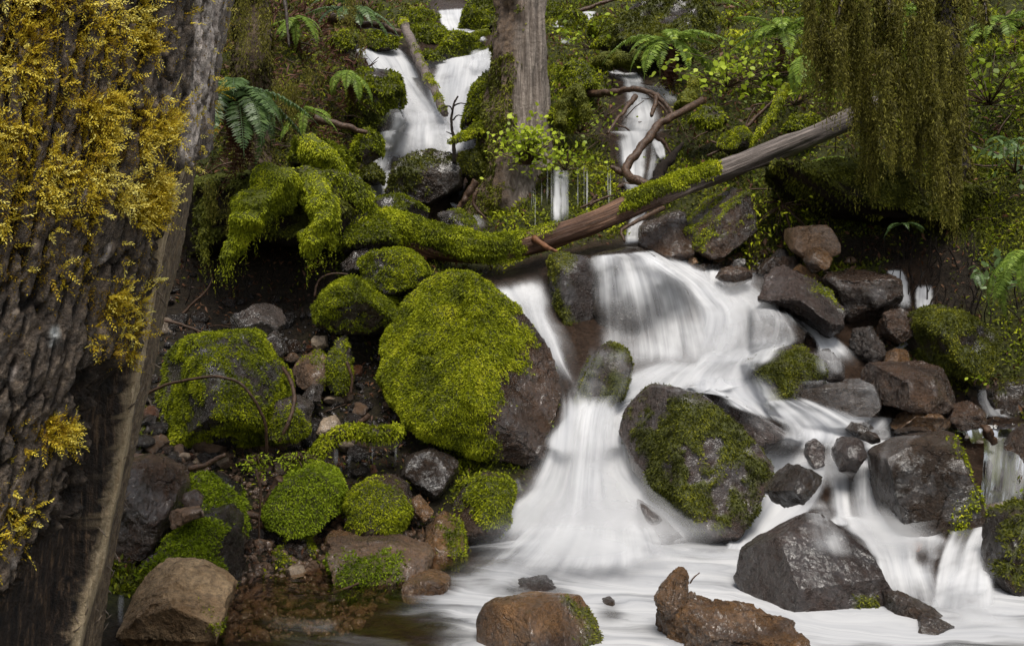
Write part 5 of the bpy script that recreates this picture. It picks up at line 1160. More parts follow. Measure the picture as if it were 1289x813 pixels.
strip([(958, 550, 1060, 558), (948, 585, 1046, 598), (934, 612, 1030, 640), (924, 645, 1000, 664), (905, 690, 965, 704), (862, 712, 945, 728)], 34, 60, .08, 1.05, (.18, .14), .12, .25, name='left_spill')
strip([(690, 462, 770, 500), (688, 500, 794, 514), (684, 545, 794, 545), (676, 590, 792, 590)], 34, 36, .22, .95, (.25, .25), .3, .4, name='main_cascade')
strip([(930, 386, 1008, 388), (924, 402, 1014, 412), (918, 425, 1010, 430), (910, 452, 1000, 450)], 34, 30, .05, .5, (.25, .3), .15, .3, name='veil', over='all')
strip([(880, 487, 908, 485), (900, 500, 948, 508), (925, 522, 992, 542), (950, 560, 1004, 560)], 30, 30, .04, .36, (.3, .2), .2, .3, name='veil', over='all')
strip([(1018, 432, 1062, 434), (1020, 450, 1066, 452), (1024, 480, 1070, 480)], 20, 24, .05, .42, (.3, .3), .2, .3, name='veil', over='all')
strip([(1112, 548, 1200, 545), (1104, 560, 1150, 560), (1102, 590, 1128, 592), (1104, 640, 1126, 640)], 24, 40, .05, .3, (.3, .3), .2, .3, name='veil', over='all')
strip([(1030, 556, 1128, 550), (1034, 572, 1114, 568), (1036, 600, 1116, 596), (1038, 635, 1122, 632), (1046, 668, 1140, 665)], 44, 60, .06, .92, (0.24, 0.16), 0.11, 0.19, name='right_fall', prof=lambda x, y, u, v: 1 - .45 * np.exp(-((u - .42) / .10) ** 2))
strip([(1060, 565, 1112, 562), (1066, 600, 1108, 600), (1064, 640, 1112, 640), (1060, 665, 1120, 665)], 30, 40, .22, .5, (0.40, 0.40), 0.35, 0.40, name='right_fall')
strip([(1000, 618, 1052, 622), (992, 640, 1072, 645), (990, 668, 1092, 680), (1000, 705, 1102, 715)], 36, 36, .05, .5, (0.40, 0.40), 0.35, 0.40, name='veil', over='all')
strip([(1028, 636, 1210, 668), (1054, 660, 1206, 680), (1080, 690, 1196, 700), (1094, 722, 1190, 725), (1098, 752, 1200, 752), (1088, 786, 1215, 786)], 48, 60, .07, 1., (0.19, 0.24), 0.14, 0.23, name='lower_spill', prof=lambda x, y, u, v: 1 - .75 * np.exp(-(((x - 1160) / 13) ** 2 + ((y - 700) / 16) ** 2)))
strip([(1215, 536, 1300, 532), (1222, 556, 1300, 552), (1238, 578, 1300, 575), (1236, 606, 1296, 600), (1214, 640, 1284, 628), (1190, 675, 1262, 655), (1178, 710, 1254, 690), (1170, 745, 1254, 738), (1150, 788, 1262, 784)], 44, 90, .07, .95, (0.19, 0.16), 0.07, 0.19, name='side_chute',
      prof=lambda x, y, u, v: .42 + .58 * sstep(640, 690, y + 30 * vnoise(np.stack([u * 7, v * 1.5, 0 * u], -1))), clear=lambda x, y, u, v: 1 - sstep(640, 690, y))
strip([(1202, 660, 1262, 648), (1195, 690, 1258, 678), (1180, 730, 1256, 725), (1160, 782, 1260, 778)], 36, 40, .2, .7, (0.40, 0.32), 0.35, 0.38, name='side_chute')
strip([(1117, 338, 1133, 338), (1122, 358, 1140, 356), (1128, 378, 1148, 376), (1130, 394, 1152, 392)], 12, 24, .08, .75, (0.40, 0.40), 0.14, 0.19, name='side_fall')
strip([(1155, 358, 1173, 358), (1154, 376, 1172, 376), (1150, 396, 1174, 394)], 12, 18, .08, .7, (0.40, 0.40), 0.21, 0.28, name='side_fall')
strip([(1128, 390, 1176, 390), (1136, 396, 1170, 396), (1140, 410, 1156, 408), (1132, 428, 1150, 424), (1110, 444, 1146, 440), (1092, 458, 1144, 462)], 20, 40, .06, .72, (0.40, 0.40), 0.14, 0.38, name='side_fall')
strip([(1042, 350, 1052, 346), (1044, 366, 1056, 364), (1050, 390, 1062, 388), (1052, 420, 1064, 420)], 10, 24, .08, .38, (0.40, 0.40), 0.21, 0.40, name='side_fall')
strip([(1228, 488, 1262, 482), (1226, 500, 1262, 498), (1232, 514, 1265, 515), (1224, 526, 1295, 530)], 18, 24, .06, .6, name='side_trickle')
strip([(948, 500, 1010, 492), (962, 520, 1080, 522), (972, 545, 1120, 546), (960, 578, 1100, 576)], 40, 36, .12, .95, (.22, .3), .2, .3, name='right_run')
strip([(1112, 336, 1138, 336), (1118, 360, 1146, 358), (1124, 394, 1154, 394)], 14, 24, .14, .8, (.3, .3), .15, .25, name='side_fall')
strip([(1150, 356, 1176, 356), (1148, 396, 1178, 396)], 14, 18, .14, .75, (.3, .3), .2, .25, name='side_fall')
# spray where the falls strike
for r_, d_ in (([(690, 520, 800, 520), (670, 570, 815, 570), (640, 620, 850, 620), (612, 660, 910, 668), (596, 700, 930, 708)], .46), ([(650, 590, 850, 590), (630, 640, 890, 640), (600, 685, 930, 690), (590, 718, 900, 722)], .48), ([(735, 420, 930, 400), (730, 460, 960, 445), (720, 500, 900, 490)], .38),
               ([(860, 330, 960, 340), (880, 370, 985, 370), (870, 420, 990, 425), (840, 460, 980, 462)], .42), ([(950, 545, 1130, 545), (950, 575, 1120, 575), (940, 620, 1010, 630)], .4), ([(1030, 630, 1150, 630), (1050, 665, 1200, 670), (1075, 705, 1200, 705)], .5), ([(1170, 715, 1262, 712), (1172, 750, 1270, 748), (1190, 795, 1289, 790)], .45), ([(610, 350, 700, 340), (650, 405, 705, 400), (685, 450, 730, 450), (695, 510, 750, 510)], .4), ([(470, 60, 610, 60), (470, 130, 600, 130), (465, 190, 600, 190)], .35)):
    strip(r_, 30, 30, .30, d_, (.4, .4), .35, .4, name='spray', ridge=.0, mat='mist', smooth=10)
# the foam fan sloping out of the foot of the main cascade on to the pool
strip([(640, 640, 850, 640), (600, 668, 885, 668), (556, 694, 912, 692), (505, 722, 935, 720), (470, 752, 930, 752)], 60, 50, .0, .9, (.35, .35), .35, .45, name='foam_fan', ridge=.03, Y=[6.75, 6.5, 6.22, 5.88, 5.42])
strip([(620, 630, 870, 630), (585, 665, 900, 665), (540, 700, 935, 698), (500, 730, 950, 728)], 40, 36, .0, .5, (.4, .4), .4, .45, name='spray', ridge=.0, mat='mist', Y=[6.6, 6.35, 6.05, 5.7])
# trickles on the left bank
for r_ in ([(417, 560, 428, 558), (418, 575, 428, 574), (418, 597, 428, 596)], [(436, 560, 445, 558), (436, 580, 444, 578), (435, 598, 443, 598)], [(496, 556, 502, 556), (495, 575, 501, 575), (495, 592, 501, 592)], [(467, 556, 470, 556), (467, 575, 470, 575), (467, 594, 470, 594)],
           [(428, 606, 437, 606), (430, 625, 440, 624), (433, 648, 442, 648), (434, 668, 442, 668)], [(643, 598, 655, 596), (645, 612, 660, 608), (650, 628, 665, 622)], [(660, 588, 700, 580), (662, 610, 700, 600), (655, 640, 690, 630)], [(148, 740, 158, 738), (146, 770, 158, 768), (144, 800, 160, 800)]):
    strip(r_, 8, 20, .06, .42, (0.40, 0.40), 0.28, 0.40, name='trickle', ridge=0)

# the pool: a real surface, silky with foam below the falls and clear brown at the left shore
xs = np.arange(-4.2, 5.2, .035); ys = np.arange(2.6, 7.5, .035)
Xp, Yp = np.meshgrid(xs, ys)
pz = .03 + .012 * fbm(np.stack([Xp * 1.6, Yp * 2.6, 0 * Xp], -1), 4, 15)
Wp = np.stack([Xp, Yp, pz], -1)
px, py = proj(Wp)
foot = np.exp(-(((Xp - .35) / 1.0) ** 2 + ((Yp - 6.7) / .55) ** 2))
wz = .05 * foot * (1 + .6 * fbm(np.stack([Xp * 3, Yp * 3, 0 * Xp], -1), 3, 18)) + .03 * np.exp(-(((Xp - 2.6) / 1.) ** 2 + ((Yp - 6.3) / .3) ** 2))
Wp[..., 2] += wz
nj = fbm(np.stack([Xp * 1.5 + .5 * Yp, Yp * 2.2, 0 * Xp + 4], -1), 4, 16)
shore = sstep(0, 1, (px - np.interp(py, [690, 720, 745, 770, 790, 813, 900], [560, 500, 465, 450, 470, 520, 560])) / 150 + .35 * nj)
dn = shore * (1.0 + .18 * nj + .10 * foot)
dn *= 1 - .5 * sstep(785, 830, py) * sstep(.1, -.2, nj) * (px > 1010)
dn *= 1 - .55 * np.exp(-(((px - 890) / 45) ** 2 + ((py - 682) / 14) ** 2))
dn *= 1 - .6 * np.exp(-(((px - 676) / 40) ** 2 + ((py - 742) / 12) ** 2)) - .5 * np.exp(-(((px - 768) / 16) ** 2 + ((py - 768) / 12) ** 2)) - .6 * np.exp(-(((px - 532) / 36) ** 2 + ((py - 738) / 10) ** 2))
dn = np.maximum(dn, .34 * sstep(.15, .5, nj) * sstep(250, 420, px) * sstep(740, 790, py))
ang = -.35
uvp = np.stack([(Yp * math.cos(ang) - Xp * math.sin(ang)) * 1.2 + .25 * nj, (Xp * math.cos(ang) + Yp * math.sin(ang)) * 1.1], -1).reshape(-1, 2)
obj('pool', Wp.reshape(-1, 3), grid_faces(len(ys), len(xs)), M['pool'], loc=(0, 0, 0), kind='structure', attrs={'dens': np.clip(dn, 0, 1.1).ravel(), 'clear': (1 - sstep(.5, .9, dn)).ravel()}, uv=uvp)

# ------------------------------------------------------------------ living cover of the slope
Tt = quad2tri(TF)
tpx, tpy = _px.ravel(), _py.ravel()
inview = (tpx > -120) & (tpx < 1420) & (tpy > -150) & (tpy < 760) & (TV[:, 1] > 4)
dist2 = (TV[:, 1] / 9.) ** 2
nz1 = fbm(TV * .9, 4, 201); nz2 = fbm(TV * 2.3, 3, 202)
cover = inview * np.clip(1 - 1.25 * _st.ravel(), 0, 1) / dist2
rubble = _rub.ravel()
hol = inpoly(tpx, tpy, HOLLOW) | inpoly(tpx, tpy, RBANK)
cover = cover * np.where(rubble, .06, 1) * np.where(hol, .05, 1)
N_T = vnormals(TV, Tt)

def ground(name, label, mat, n, mask, length, width, up, spread, t0, clump=2., cat='moss', sc=True):
    p, nn, _ = scatter(TV, Tt, mask, n)
    L = length * rng.uniform(.5, 1.4, n) * (np.clip(p[:, 1] / 9., .8, 1.7) if sc else 1)
    d = norm(nn * up + rng.normal(0, spread, (n, 3)))
    t = t0 + .30 * fbm(p * clump, 3, 210) + rng.normal(0, .15, n)
    lift = rng.uniform(-.1, .9, n)[:, None] * L[:, None] * .9 * np.array([0, -.4, .8])
    V, Fq, tt = leaflets(p + lift, d, nn + rng.normal(0, .4, (n, 3)), L, L * width, t)
    return obj(name, V, Fq, M[mat], label=label, cat=cat, kind='stuff', attrs={'tint': tt}, smooth=False, loc=(0, 9, 2))

right_slope = inpoly(tpx, tpy, [(840, -160), (1450, -160), (1450, 420), (1200, 330), (1000, 290), (900, 260), (870, 150)])
left_slope = inpoly(tpx, tpy, [(150, -160), (470, -160), (450, 120), (430, 260), (200, 330)])
ground('ground_moss', 'dark olive moss carpeting the whole slope', 'olive', 150000, cover * (.45 + sstep(-.35, .25, nz1)), .040, .36, .5, .5, .46)
ground('bright_moss', 'brighter green moss patches on the slope between the falls', 'moss', 90000, cover * sstep(-.1, .35, nz2) * np.where(left_slope, .25, 1), .04, .4, .5, .6, .36)
ground('ground_leaves', 'small bright leaves of low plants scattered over the slope', 'leaf', 38000, cover * (.12 + sstep(.05, .5, nz1)) * np.where(left_slope, .35, 1.) * np.where(right_slope, 1.8, .8), .033, .62, .55, .55, .40, 3., 'plants')
ground('leaf_litter', 'brown fallen leaves and dead fronds on the slope', 'litter', 17000, cover * (.2 + sstep(.0, .5, -nz2)) * np.where(left_slope, 2.2, 1) , .06, .34, .3, .7, .35, 3., 'leaf litter')
lit = inview * (rubble | hol) * (1 - _st.ravel())
ground('rubble_litter', 'dead leaves and bits of wood among the loose stones', 'litter', 2600, lit, .05, .3, .25, .6, .32, 3., 'leaf litter')
sl = inview * inpoly(tpx, tpy, [(200, -100), (470, -100), (460, 90), (430, 200), (360, 230), (240, 220)])
ground('dead_fronds', 'hanging brown dead fern fronds on the upper left bank', 'dead', 9000, sl * sstep(-.1, .3, nz2), .11, .12, .35, .5, .4, 3., 'dead ferns')

# ------------------------------------------------------------------ ferns
def frond_mesh(name, L, npin, wide, droop, mat, seed, pw=.16):
    r = np.random.default_rng(seed)
    t = np.linspace(0, 1, npin + 6)
    x = L * t * (1 - .18 * droop * t); z = L * (.55 * t - droop * .95 * t ** 2); y = L * .05 * np.sin(t * 2.5) * r.normal(0, 1)
    C = np.stack([x, y, z], 1); tg = norm(np.gradient(C, axis=0))
    prof = np.sin(np.clip(t * 1.02 + .06, 0, 1) * np.pi) ** .65 * (1 - .35 * t)
    B, Dd, Nn_, Ls, Ti = [], [], [], [], []
    for s in (1, -1):
        k = np.arange(3, len(t) - 1)
        side = norm(np.cross(tg[k], [0, 0, 1.])) * s
        up = norm(np.cross(side * s, tg[k]))
        d = norm(side + tg[k] * .35 - np.array([0, 0, .25]) + r.normal(0, .07, (len(k), 3)))
        B.append(C[k]); Dd.append(d); Nn_.append(up + r.normal(0, .12, (len(k), 3))); Ls.append(L * wide * prof[k] * r.uniform(.85, 1.1, len(k)) + .004); Ti.append(.5 + r.normal(0, .16, len(k)))
    Ls = np.concatenate(Ls)
    V, Fq, tt = leaflets(np.concatenate(B), np.concatenate(Dd), np.concatenate(Nn_), Ls, np.minimum(L / npin * .98, Ls * pw * 2.2), np.concatenate(Ti), .18)
    sv, sf = tube(C, np.linspace(.004, .0015, len(C)) * L / .6, 4)
    V = np.r_[V, sv]; Fq = np.r_[Fq, sf + len(V) - len(sv)]; tt = np.r_[tt, np.full(len(sv), .35)]
    return mesh(name, V, Fq, M[mat], {'tint': tt}, smooth=False)
FR = {}
for mat in ('fern', 'fern_light', 'dead'):
    FR[mat] = [frond_mesh('frond', 1.0, 30, .17, .45 + .14 * i, mat, 300 + i) for i in range(4)]
FR['hangdead'] = [frond_mesh('dead_frond', 1.0, 30, .09, 1.6, 'dead', 320 + i) for i in range(3)]

def fern(label, px, py, n, L, mat='fern', Y=None, dy=-.1, az=(0, 360), tilt=(0, 35), lift=.05, dead=0, group=None):
    Y = Y or D1(px, py) + dy
    c = P(px, py, Y) + np.array([0, 0, lift])
    r = empty('sword_fern', c, label, 'fern', group)
    for i in range(n + dead):
        isd = i >= n
        lst = FR['hangdead' if isd else mat]
        o = bpy.data.objects.new('dead_frond' if isd else 'frond', lst[int(rng.integers(len(lst)))]); col.objects.link(o); o.parent = r
        s = L * rng.uniform(.7, 1.1); o.scale = (s, s, s)
        a = math.radians(az[0] + (az[1] - az[0]) * (i + rng.uniform(.1, .9)) / max(n, 1)) if not isd else math.radians(rng.uniform(215, 325))
        b = math.radians(rng.uniform(*tilt)) if not isd else math.radians(rng.uniform(60, 82))
        o.rotation_euler = (0, b if not isd else b, a)
    return r
fern('large dark sword fern beside the old trunk with brown dead fronds below it', 298, 116, 17, .88, Y=8.25, az=(215, 385), tilt=(20, 70), dead=14)
fern('sword fern arching over the right-hand rill with browned skirts', 842, 58, 14, 1.0, 'fern_light', Y=13.0, az=(170, 380), tilt=(0, 45), dead=9)
fern('pale green sword fern spreading on the slope at the top right of centre', 985, 48, 11, 1.0, 'fern_light', Y=12.6, az=(150, 330), tilt=(-5, 35), dead=3)
fern('single fern with long fronds hanging left of the bearded moss', 1012, 75, 3, .75, 'fern_light', Y=11.2, az=(225, 290), tilt=(35, 65))
fern('glossy small fern at the right edge level with the bearded moss', 1268, 185, 7, .42, 'fern', Y=9.4, az=(180, 330), tilt=(10, 55))
fern('fresh green fern at the right edge above the dark mossy boulder', 1292, 325, 10, .62, 'fern_light', Y=7.7, az=(160, 290), tilt=(15, 75))
fern('little glossy fern under the bearded moss in the dark bank', 1135, 290, 5, .30, 'fern', Y=9.1, az=(160, 380), tilt=(0, 30))
fern('tiny fern frond hanging on the dark bank near the right edge', 1228, 345, 3, .26, 'fern', Y=8.9, az=(240, 300), tilt=(50, 75))
fern('yellowish fern on the bank below the grey end of the log', 1040, 205, 7, .5, 'fern_light', Y=10.2, az=(180, 350), tilt=(15, 60))
fern('small fern tucked among the mossy humps beside the dead branch', 385, 145, 6, .45, 'fern_light', Y=9.5, az=(230, 370), tilt=(15, 60))
fern('hanging fern beside the shoulder of the upper left fall', 440, 95, 8, .5, 'fern_light', Y=11.2, az=(200, 350), tilt=(30, 70), dead=8)
fern('sword fern at the top edge right of the mid tree', 880, 5, 9, .9, 'fern_light', Y=14.6, az=(170, 370), tilt=(0, 50), dead=4)
fern('fern at the top edge left of the topmost stream', 445, 15, 8, .8, 'fern', Y=13.3, az=(170, 370), tilt=(0, 50), dead=3)
fern('fern at the top edge above the brown bank', 372, 30, 8, .6, 'fern_light', Y=11.0, az=(200, 360), tilt=(10, 60), dead=6)
fern('far fern high on the right slope', 1120, 20, 7, .9, 'fern_light', Y=12.8, az=(170, 370), tilt=(0, 50), dead=2)
fern('fern at the top right corner', 1262, 30, 8, .8, 'fern_light', Y=11.9, az=(170, 370), tilt=(0, 50), dead=4)
fern('tiny fern frond growing on the drooping mossy arm', 338, 250, 2, .12, 'fern_light', Y=8.1, az=(250, 300), tilt=(30, 60))

# leafy plants: stems with round leaves, each plant its own object
def hexleaves(base, dirs, nor, L, wide, tint):
    side = norm(np.cross(dirs, nor)); up = norm(np.cross(side, dirs)); L = L[:, None]; w = L * wide * .5
    p = [base, base + dirs * L * .22 + side * w * .8 + up * L * .06, base + dirs * L * .62 + side * w + up * L * .04, base + dirs * L - up * L * .08, base + dirs * L * .62 - side * w + up * L * .04, base + dirs * L * .22 - side * w * .8 + up * L * .06]
    return np.stack(p, 1).reshape(-1, 3), np.arange(len(base) * 6, dtype=np.int32).reshape(-1, 6), np.repeat(np.clip(tint, 0, 1), 6)
def leafy(label, px, py, Y, n, rx, h, mat='leaf', L=.06, name='leafy_plant', t0=.75, wide=.75, hang=0.):
    c = P(px, py, Y); r = empty(name, c, label, 'plant')
    q = rng.normal(0, 1, (n, 3)) * np.array([rx, rx * .7, h * .35]) + np.array([0, 0, h * .5]); q[:, 2] -= hang * rng.random(n)
    d = norm(rng.normal(0, .7, (n, 3)) + np.array([0, -.45, .15 - hang]))
    nn = norm(rng.normal(0, .5, (n, 3)) + np.array([0, -.5, .9]))
    Ls = L * rng.uniform(.6, 1.25, n)
    V, Fq, tt = hexleaves(c + q, d, nn, Ls, wide, t0 + rng.normal(0, .16, n))
    obj('leaves', V, Fq, M[mat], r, kind='stuff', attrs={'tint': tt}, smooth=False)
    st = [tube([c + np.array([0, 0, -.02]), c + q[i] * .6 + np.array([0, 0, .02]), c + q[i]], [.006, .004, .002], 4) for i in range(0, n, 6)]
    obj('stems', *merge(st), M['twig'], r, kind='stuff')
leafy('bright lime leafy plant at the foot of the mid tree', 664, 205, 10.75, 480, .17, .38, L=.06, t0=.85)
leafy('second bright leafy plant trailing right of the mid tree foot', 712, 212, 10.6, 90, .22, .22, L=.05, t0=.6)
leafy('leafy clump of clover-like leaves above the right-hand rill branch', 915, 108, 12.0, 150, .40, .3, L=.08, t0=.72)
leafy('trailing leaves on the slope right of the hooked branch', 945, 92, 12.2, 110, .35, .3, L=.07, t0=.7)
leafy('glossy pinnate plant drooping at the right edge of the dark bank', 1258, 360, 8.2, 60, .12, .2, 'fern', L=.075, t0=.8, wide=.5)
leafy('glossy leaves at the right edge beside the small fern', 1278, 215, 9.2, 70, .16, .25, 'fern', L=.07, t0=.7, wide=.55)
leafy('small leaves on the mossy shelf behind the mid tree', 730, 165, 11.8, 110, .3, .3, L=.06, t0=.5)
leafy('small leaves under the topmost right rills', 745, 60, 14.6, 120, .5, .35, L=.07, t0=.55)
leafy('tiny green sprout at the foot of the dark mossy boulder', 1226, 482, 8.1, 9, .03, .06, L=.04, t0=.8)
leafy('low leaves on the slope left of the bearded moss', 1000, 130, 11.4, 130, .4, .3, L=.07, t0=.6)
leafy('yellow-green leaves on the bank below the hanging moss tree at right', 1245, 130, 10.2, 160, .4, .5, L=.07, t0=.45)
leafy('drooping moss and leaves on the bank edge under the log', 985, 255, 10.0, 120, .22, .2, 'moss', L=.05, t0=.5, wide=.4, hang=.5)
leafy('trailing moss strands hanging beside the wet brown boulder', 945, 262, 9.8, 150, .06, .2, 'moss', L=.045, t0=.55, wide=.4, hang=.75)
leafy('lime moss clump perched in the middle of the left bank', 322, 580, 6.55, 200, .045, .05, 'lime', L=.024, t0=.7, wide=.4, hang=.1)
leafy('lime moss clump beside the perched one, above the hummock', 372, 578, 6.65, 260, .06, .05, 'lime', L=.024, t0=.65, wide=.4, hang=.08)

# ------------------------------------------------------------------ hanging moss
def beard(tops, Ls, out=.014, leaf=.034, t0=.5, seed=0):
    B, Dd, Ti, Lf = [], [], [], []
    for p, L in zip(tops, Ls):
        m = max(4, int(L / .015)); s = np.linspace(0, 1, m)
        ph = rng.uniform(0, 6.28); amp = .018 * L
        q = np.stack([p[0] + amp * np.sin(s * 7 + ph) + rng.normal(0, .02) * s * L * 3, p[1] + amp * np.cos(s * 6 + ph) + 0 * s, p[2] - L * s], 1) + rng.normal(0, out, (m, 3)) * (1.15 - s)[:, None]
        d = norm(rng.normal(0, .5, (m, 3)) + np.array([0, -.05, -.85]))
        B.append(q); Dd.append(d); Lf.append(leaf * rng.uniform(.5, 1.3, m) * (1.1 - .35 * s)); Ti.append(t0 + rng.normal(0, .14) + .12 * s + rng.normal(0, .12, m))
    B = np.concatenate(B); Lf = np.concatenate(Lf)
    return leaflets(B, np.concatenate(Dd), rng.normal(0, 1, (len(B), 3)) + np.array([0, -.8, .2]), Lf, Lf * .26, np.concatenate(Ti))

def tops(n, xr, yr, end, Y, dY=.3):
    """n strands with tops in the box, hanging to about the line end(x)"""
    cl = max(3, n // 16); cx_ = rng.uniform(*xr, cl); cy_ = yr[0] + (yr[1] - yr[0]) * rng.random(cl); cd = rng.normal(0, dY, cl)
    k = rng.integers(cl, size=n)
    ox = rng.normal(0, 4.5, n); x = cx_[k] + ox; y = cy_[k] + np.abs(rng.normal(0, 8, n)); cl_len = rng.uniform(.45, 1.0, cl); yy = Y + cd[k] + rng.normal(0, .03, n)
    e = np.interp(x, [a for a, b in end], [b for a, b in end]) - np.abs(rng.normal(0, 22, n)) - 30 * rng.random(n) * (rng.random(n) < .4)
    L = np.clip((e - y) / F * yy, .06, 1.05) * rng.uniform(.75, 1.0, n) * cl_len[k] * np.exp(-(ox / 11) ** 2)
    return list(P(x, y, yy)), list(L)

rt = empty('bearded_tree', P(1208, 240, 9.9), 'tree at the upper right draped in long hanging olive moss', 'tree')
def limb(name, pts, r0, r1, parent, mat='dark_wood', mossy=True):
    pth = spline(np.array([P(*p) for p in pts]), 40)
    V, f_ = tube(pth, np.linspace(r0, r1, 40), 12, .35, 5)
    o = obj(name, V, f_, M[mat], parent)
    return pth, V, f_
for nm, pts, a, b in [('trunk', [(1210, 245, 9.95), (1206, 180, 9.95), (1199, 110, 9.95), (1192, 20, 9.95), (1186, -110, 9.95), (1190, -420, 10.)], .10, .085),
                      ('limb', [(1189, -60, 9.9), (1160, -45, 9.3), (1166, 30, 9.05), (1174, 110, 8.95), (1186, 190, 8.9), (1196, 240, 8.9)], .06, .02),
                      ('limb', [(1189, -100, 9.95), (1140, -70, 9.2), (1118, 10, 8.9), (1122, 90, 8.85), (1108, 170, 8.85)], .045, .012),
                      ('limb', [(1189, -90, 9.95), (1110, -60, 9.0), (1062, -5, 8.75), (1050, 50, 8.7)], .04, .010),
                      ('limb', [(1189, -70, 9.95), (1215, -30, 9.5), (1240, 8, 9.3), (1242, 30, 9.25)], .025, .008)]:
    pth, V, f_ = limb(nm, pts, a, b, rt)
    mm = moss_geo(V, quad2tri(f_), (V[:, 2] < 6).astype(float), length=.045, cover=2.8, droop=1.1, cap=7000, tintbase=.45, front=False)
    obj('moss', mm[0], mm[1], M['beard'], rt, kind='stuff', attrs={'tint': mm[2]}, smooth=False)
ap, al = [], []
CL = [  # clump tops: x, y, half width, end y, distance
 (1020, -20, 10, 130, 8.8), (1032, 20, 10, 170, 8.75), (1045, 40, 11, 155, 8.7), (1058, 30, 9, 165, 8.75), (1070, -10, 12, 140, 8.8), (1078, 20, 9, 190, 8.9), (1040, -40, 14, 90, 8.9), (1062, -40, 12, 110, 8.95), (1090, 60, 11, 180, 9.0), (1088, -30, 12, 120, 8.8),
 (1090, 110, 9, 262, 9.0), (1100, 130, 9, 250, 9.0), (1112, 60, 12, 225, 8.85), (1120, 120, 11, 240, 8.9), (1128, 0, 13, 170, 8.8), (1136, 80, 12, 205, 8.9), (1106, -30, 13, 150, 8.9), (1145, 110, 10, 232, 8.95), (1150, 20, 13, 180, 8.85), (1128, 160, 9, 235, 9.05), (1155, 150, 9, 245, 8.95),
 (1165, -20, 14, 150, 8.9), (1170, 60, 15, 200, 8.95), (1176, 110, 14, 250, 8.9), (1182, 160, 13, 270, 8.85), (1190, 200, 11, 300, 8.85), (1200, 215, 9, 312, 8.85), (1204, 150, 10, 260, 9.0), (1198, 90, 10, 210, 9.1), (1208, 60, 8, 180, 9.5), (1185, 30, 12, 150, 9.1), (1160, 90, 10, 215, 9.1), (1080, 90, 8, 215, 9.3), (1068, 80, 7, 150, 9.2),
 (1215, -20, 10, 60, 9.3), (1236, 5, 8, 50, 9.25), (1100, 180, 7, 258, 9.1), (1140, 190, 7, 225, 9.2)]
for x_, y_, w_, e_, Y_ in CL:
    w_ *= .62; n = int(40 + w_ * 4.5); Y_ += rng.normal(0, .16); e_ += rng.normal(0, 10)
    ox = rng.normal(0, .5, n) * w_; x = x_ + ox; y = y_ + np.abs(rng.normal(0, 7, n)) + .02 * ox ** 2; yy = Y_ + rng.normal(0, .06, n)
    L = np.clip((e_ - y) / F * yy, .08, 1.6) * np.exp(-np.abs(ox / w_) ** 1.5 * .9) * rng.uniform(.45, 1.05, n)
    ap += list(P(x, y, yy)); al += list(L)
V, Fq, tt = beard(ap, al, .016, .040, .46)
obj('hanging_moss', V, Fq, M['beard'], rt, kind='stuff', attrs={'tint': tt}, smooth=False)

lt_ = empty('mossy_tree', P(318, 190, 9.75), 'dim mossy tree standing behind the old trunk, hung with yellow moss', 'tree')
pth, V, f_ = limb('trunk', [(322, 250, 9.6), (314, 130, 9.6), (318, 40, 9.6), (322, -60, 9.6), (325, -300, 9.6)], .17, .15, lt_, 'snag')
mm = moss_geo(V, quad2tri(f_), (fbm(V * 3, 3, 8) > -.45).astype(float) * (V[:, 2] < 6), length=.04, cover=1.8, droop=1.2, cap=12000, tintbase=.35)
obj('moss', mm[0], mm[1], M['beard'], lt_, kind='stuff', attrs={'tint': mm[2]}, smooth=False)
pth, V, f_ = limb('limb', [(322, -60, 9.6), (345, -40, 9.3), (358, 0, 9.1), (364, 60, 9.0)], .03, .01, lt_)
ap, al = [], []
for n, xr, yr, end, Y, dY in [(130, (270, 345), (-30, 60), [(265, 90), (300, 120), (345, 110)], 9.2, .15), (120, (346, 376), (60, 140), [(345, 170), (365, 200), (378, 180)], 8.95, .06), (90, (350, 470), (-30, 60), [(345, 70), (470, 60)], 10.2, .3), (70, (380, 470), (30, 110), [(380, 160), (470, 140)], 10.4, .2), (60, (262, 300), (200, 260), [(255, 300), (300, 340)], 8.3, .1)]:
    a_, b_ = tops(n, xr, yr, end, Y, dY); ap += a_; al += b_
V, Fq, tt = beard(ap, al, t0=.55)
obj('hanging_moss', V, Fq, M['beard'], lt_, kind='stuff', attrs={'tint': tt}, smooth=False)

# moss and rootlets hanging over the lip of the right bank
for lab, n, a, b, e in [('fringe of olive moss hanging over the lip of the right bank', 420, (935, 1120), (205, 268), [(930, 290), (990, 305), (1120, 300)]), ('fringe of olive moss on the bank at the right edge', 260, (1205, 1300), (190, 300), [(1200, 330), (1300, 340)])]:
    x = rng.uniform(*a, n); y = np.interp(x, a, b) * 0 + rng.uniform(b[0], b[1], n); Y_ = D(x, y) - rng.uniform(.02, .22, n); ee = np.interp(x, [q[0] for q in e], [q[1] for q in e])
    L = np.clip((ee - y) / F * Y_, .06, .55) * rng.uniform(.3, 1., n)
    V, Fq, tt = beard(list(P(x, y, Y_)), list(L), .012, .034, .42)
    obj('moss_fringe', V, Fq, M['olive'], label=lab, cat='moss', kind='stuff', attrs={'tint': tt}, smooth=False)

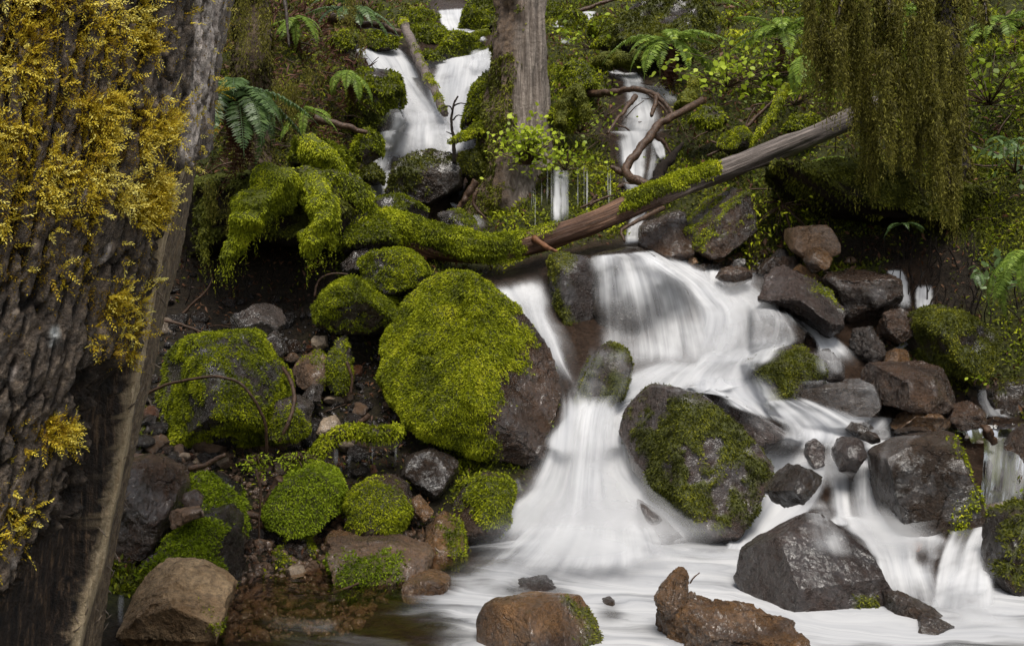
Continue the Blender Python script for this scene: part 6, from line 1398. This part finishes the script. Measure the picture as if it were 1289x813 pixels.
# drooping moss-smothered arms over the black hollow
def mossy_arm(label, pts, r, hang, mat='moss'):
    pth = spline(np.array([P(*p[:3]) for p in pts]), 34); rr = np.interp(np.linspace(0, 1, 34), np.linspace(0, 1, len(pts)), r)
    V, f_ = tube(pth, rr, 18, .6, 4)
    o = obj('mossy_branch', V, f_, M['dark_wood'], label=label, cat='branch', attrs={'moss': np.ones(len(V)) * .9})
    add_moss(o, V, quad2tri(f_), np.ones(len(V)), mat, length=.025, cover=3.6, droop=1.2, cap=26000, tintbase=.52)
    hang *= 2; k = rng.integers(6, 34, hang); t = pth[k] + rng.normal(0, .03, (hang, 3)) - np.array([0, 0, 1.]) * rr[k][:, None] * .6
    V2, F2, t2 = beard(list(t), list(rng.uniform(.06, .24, hang)), .008, .028, .4)
    obj('fringe', V2, F2, M[mat], o, kind='stuff', attrs={'tint': t2}, smooth=False)
mossy_arm('fat drooping arm of yellow-green moss over the black hollow, nearest the old trunk', [(368, 232, 8.5), (350, 235, 8.3), (328, 258, 8.15), (308, 285, 8.1), (290, 315, 8.1), (280, 328, 8.1)], [.08, .15, .14, .15, .10, .03], 60)
mossy_arm('shorter drooping arm of moss between the fat one and the overhanging rock', [(376, 226, 8.6), (392, 245, 8.4), (404, 265, 8.3), (400, 290, 8.25), (390, 310, 8.25), (388, 322, 8.25)], [.05, .11, .11, .11, .11, .04], 40)
mossy_arm('thin mossy hanging strand right of the shorter moss arm', [(405, 225, 8.7), (416, 255, 8.6), (420, 285, 8.6), (416, 312, 8.6)], [.04, .05, .045, .02], 25)
mossy_arm('dim mossy strand hanging beside the dead fern skirt', [(262, 225, 8.4), (262, 265, 8.3), (256, 300, 8.3), (262, 330, 8.3)], [.03, .04, .035, .01], 25, 'olive')
mossy_arm('mossy root bulge between the moss arms and the dead branch', [(378, 180, 9.2), (395, 190, 9.0), (418, 205, 8.95), (432, 222, 8.95)], [.06, .10, .10, .04], 18)
mossy_arm('long mossy fallen branch on the slope above the right-hand rill', [(744, 80, 13.6), (770, 76, 13.5), (800, 74, 13.4), (818, 66, 13.5)], [.06, .10, .09, .05], 10, 'olive')
mossy_arm('mossy branch rising on the slope above the log', [(922, 196, 10.8), (945, 178, 10.9), (968, 150, 11.0), (985, 118, 11.2), (992, 108, 11.3)], [.02, .03, .04, .05, .04], 14)
mossy_arm('mossy upright stump stub beside the right-hand rill', [(860, 135, 11.4), (868, 118, 11.5), (874, 100, 11.6)], [.09, .07, .05], 10, 'olive')
mossy_arm('curved mossy root arch right of the mid tree', [(706, 158, 11.2), (712, 128, 11.3), (724, 112, 11.3), (734, 128, 11.2), (738, 150, 11.2)], [.05, .06, .06, .05, .04], 14, 'olive')
mossy_arm('mossy limb lying across the bluff between the two upper falls', [(560, 60, 15.0), (580, 52, 15.0), (600, 44, 15.0), (614, 40, 15.2)], [.04, .05, .05, .03], 8)
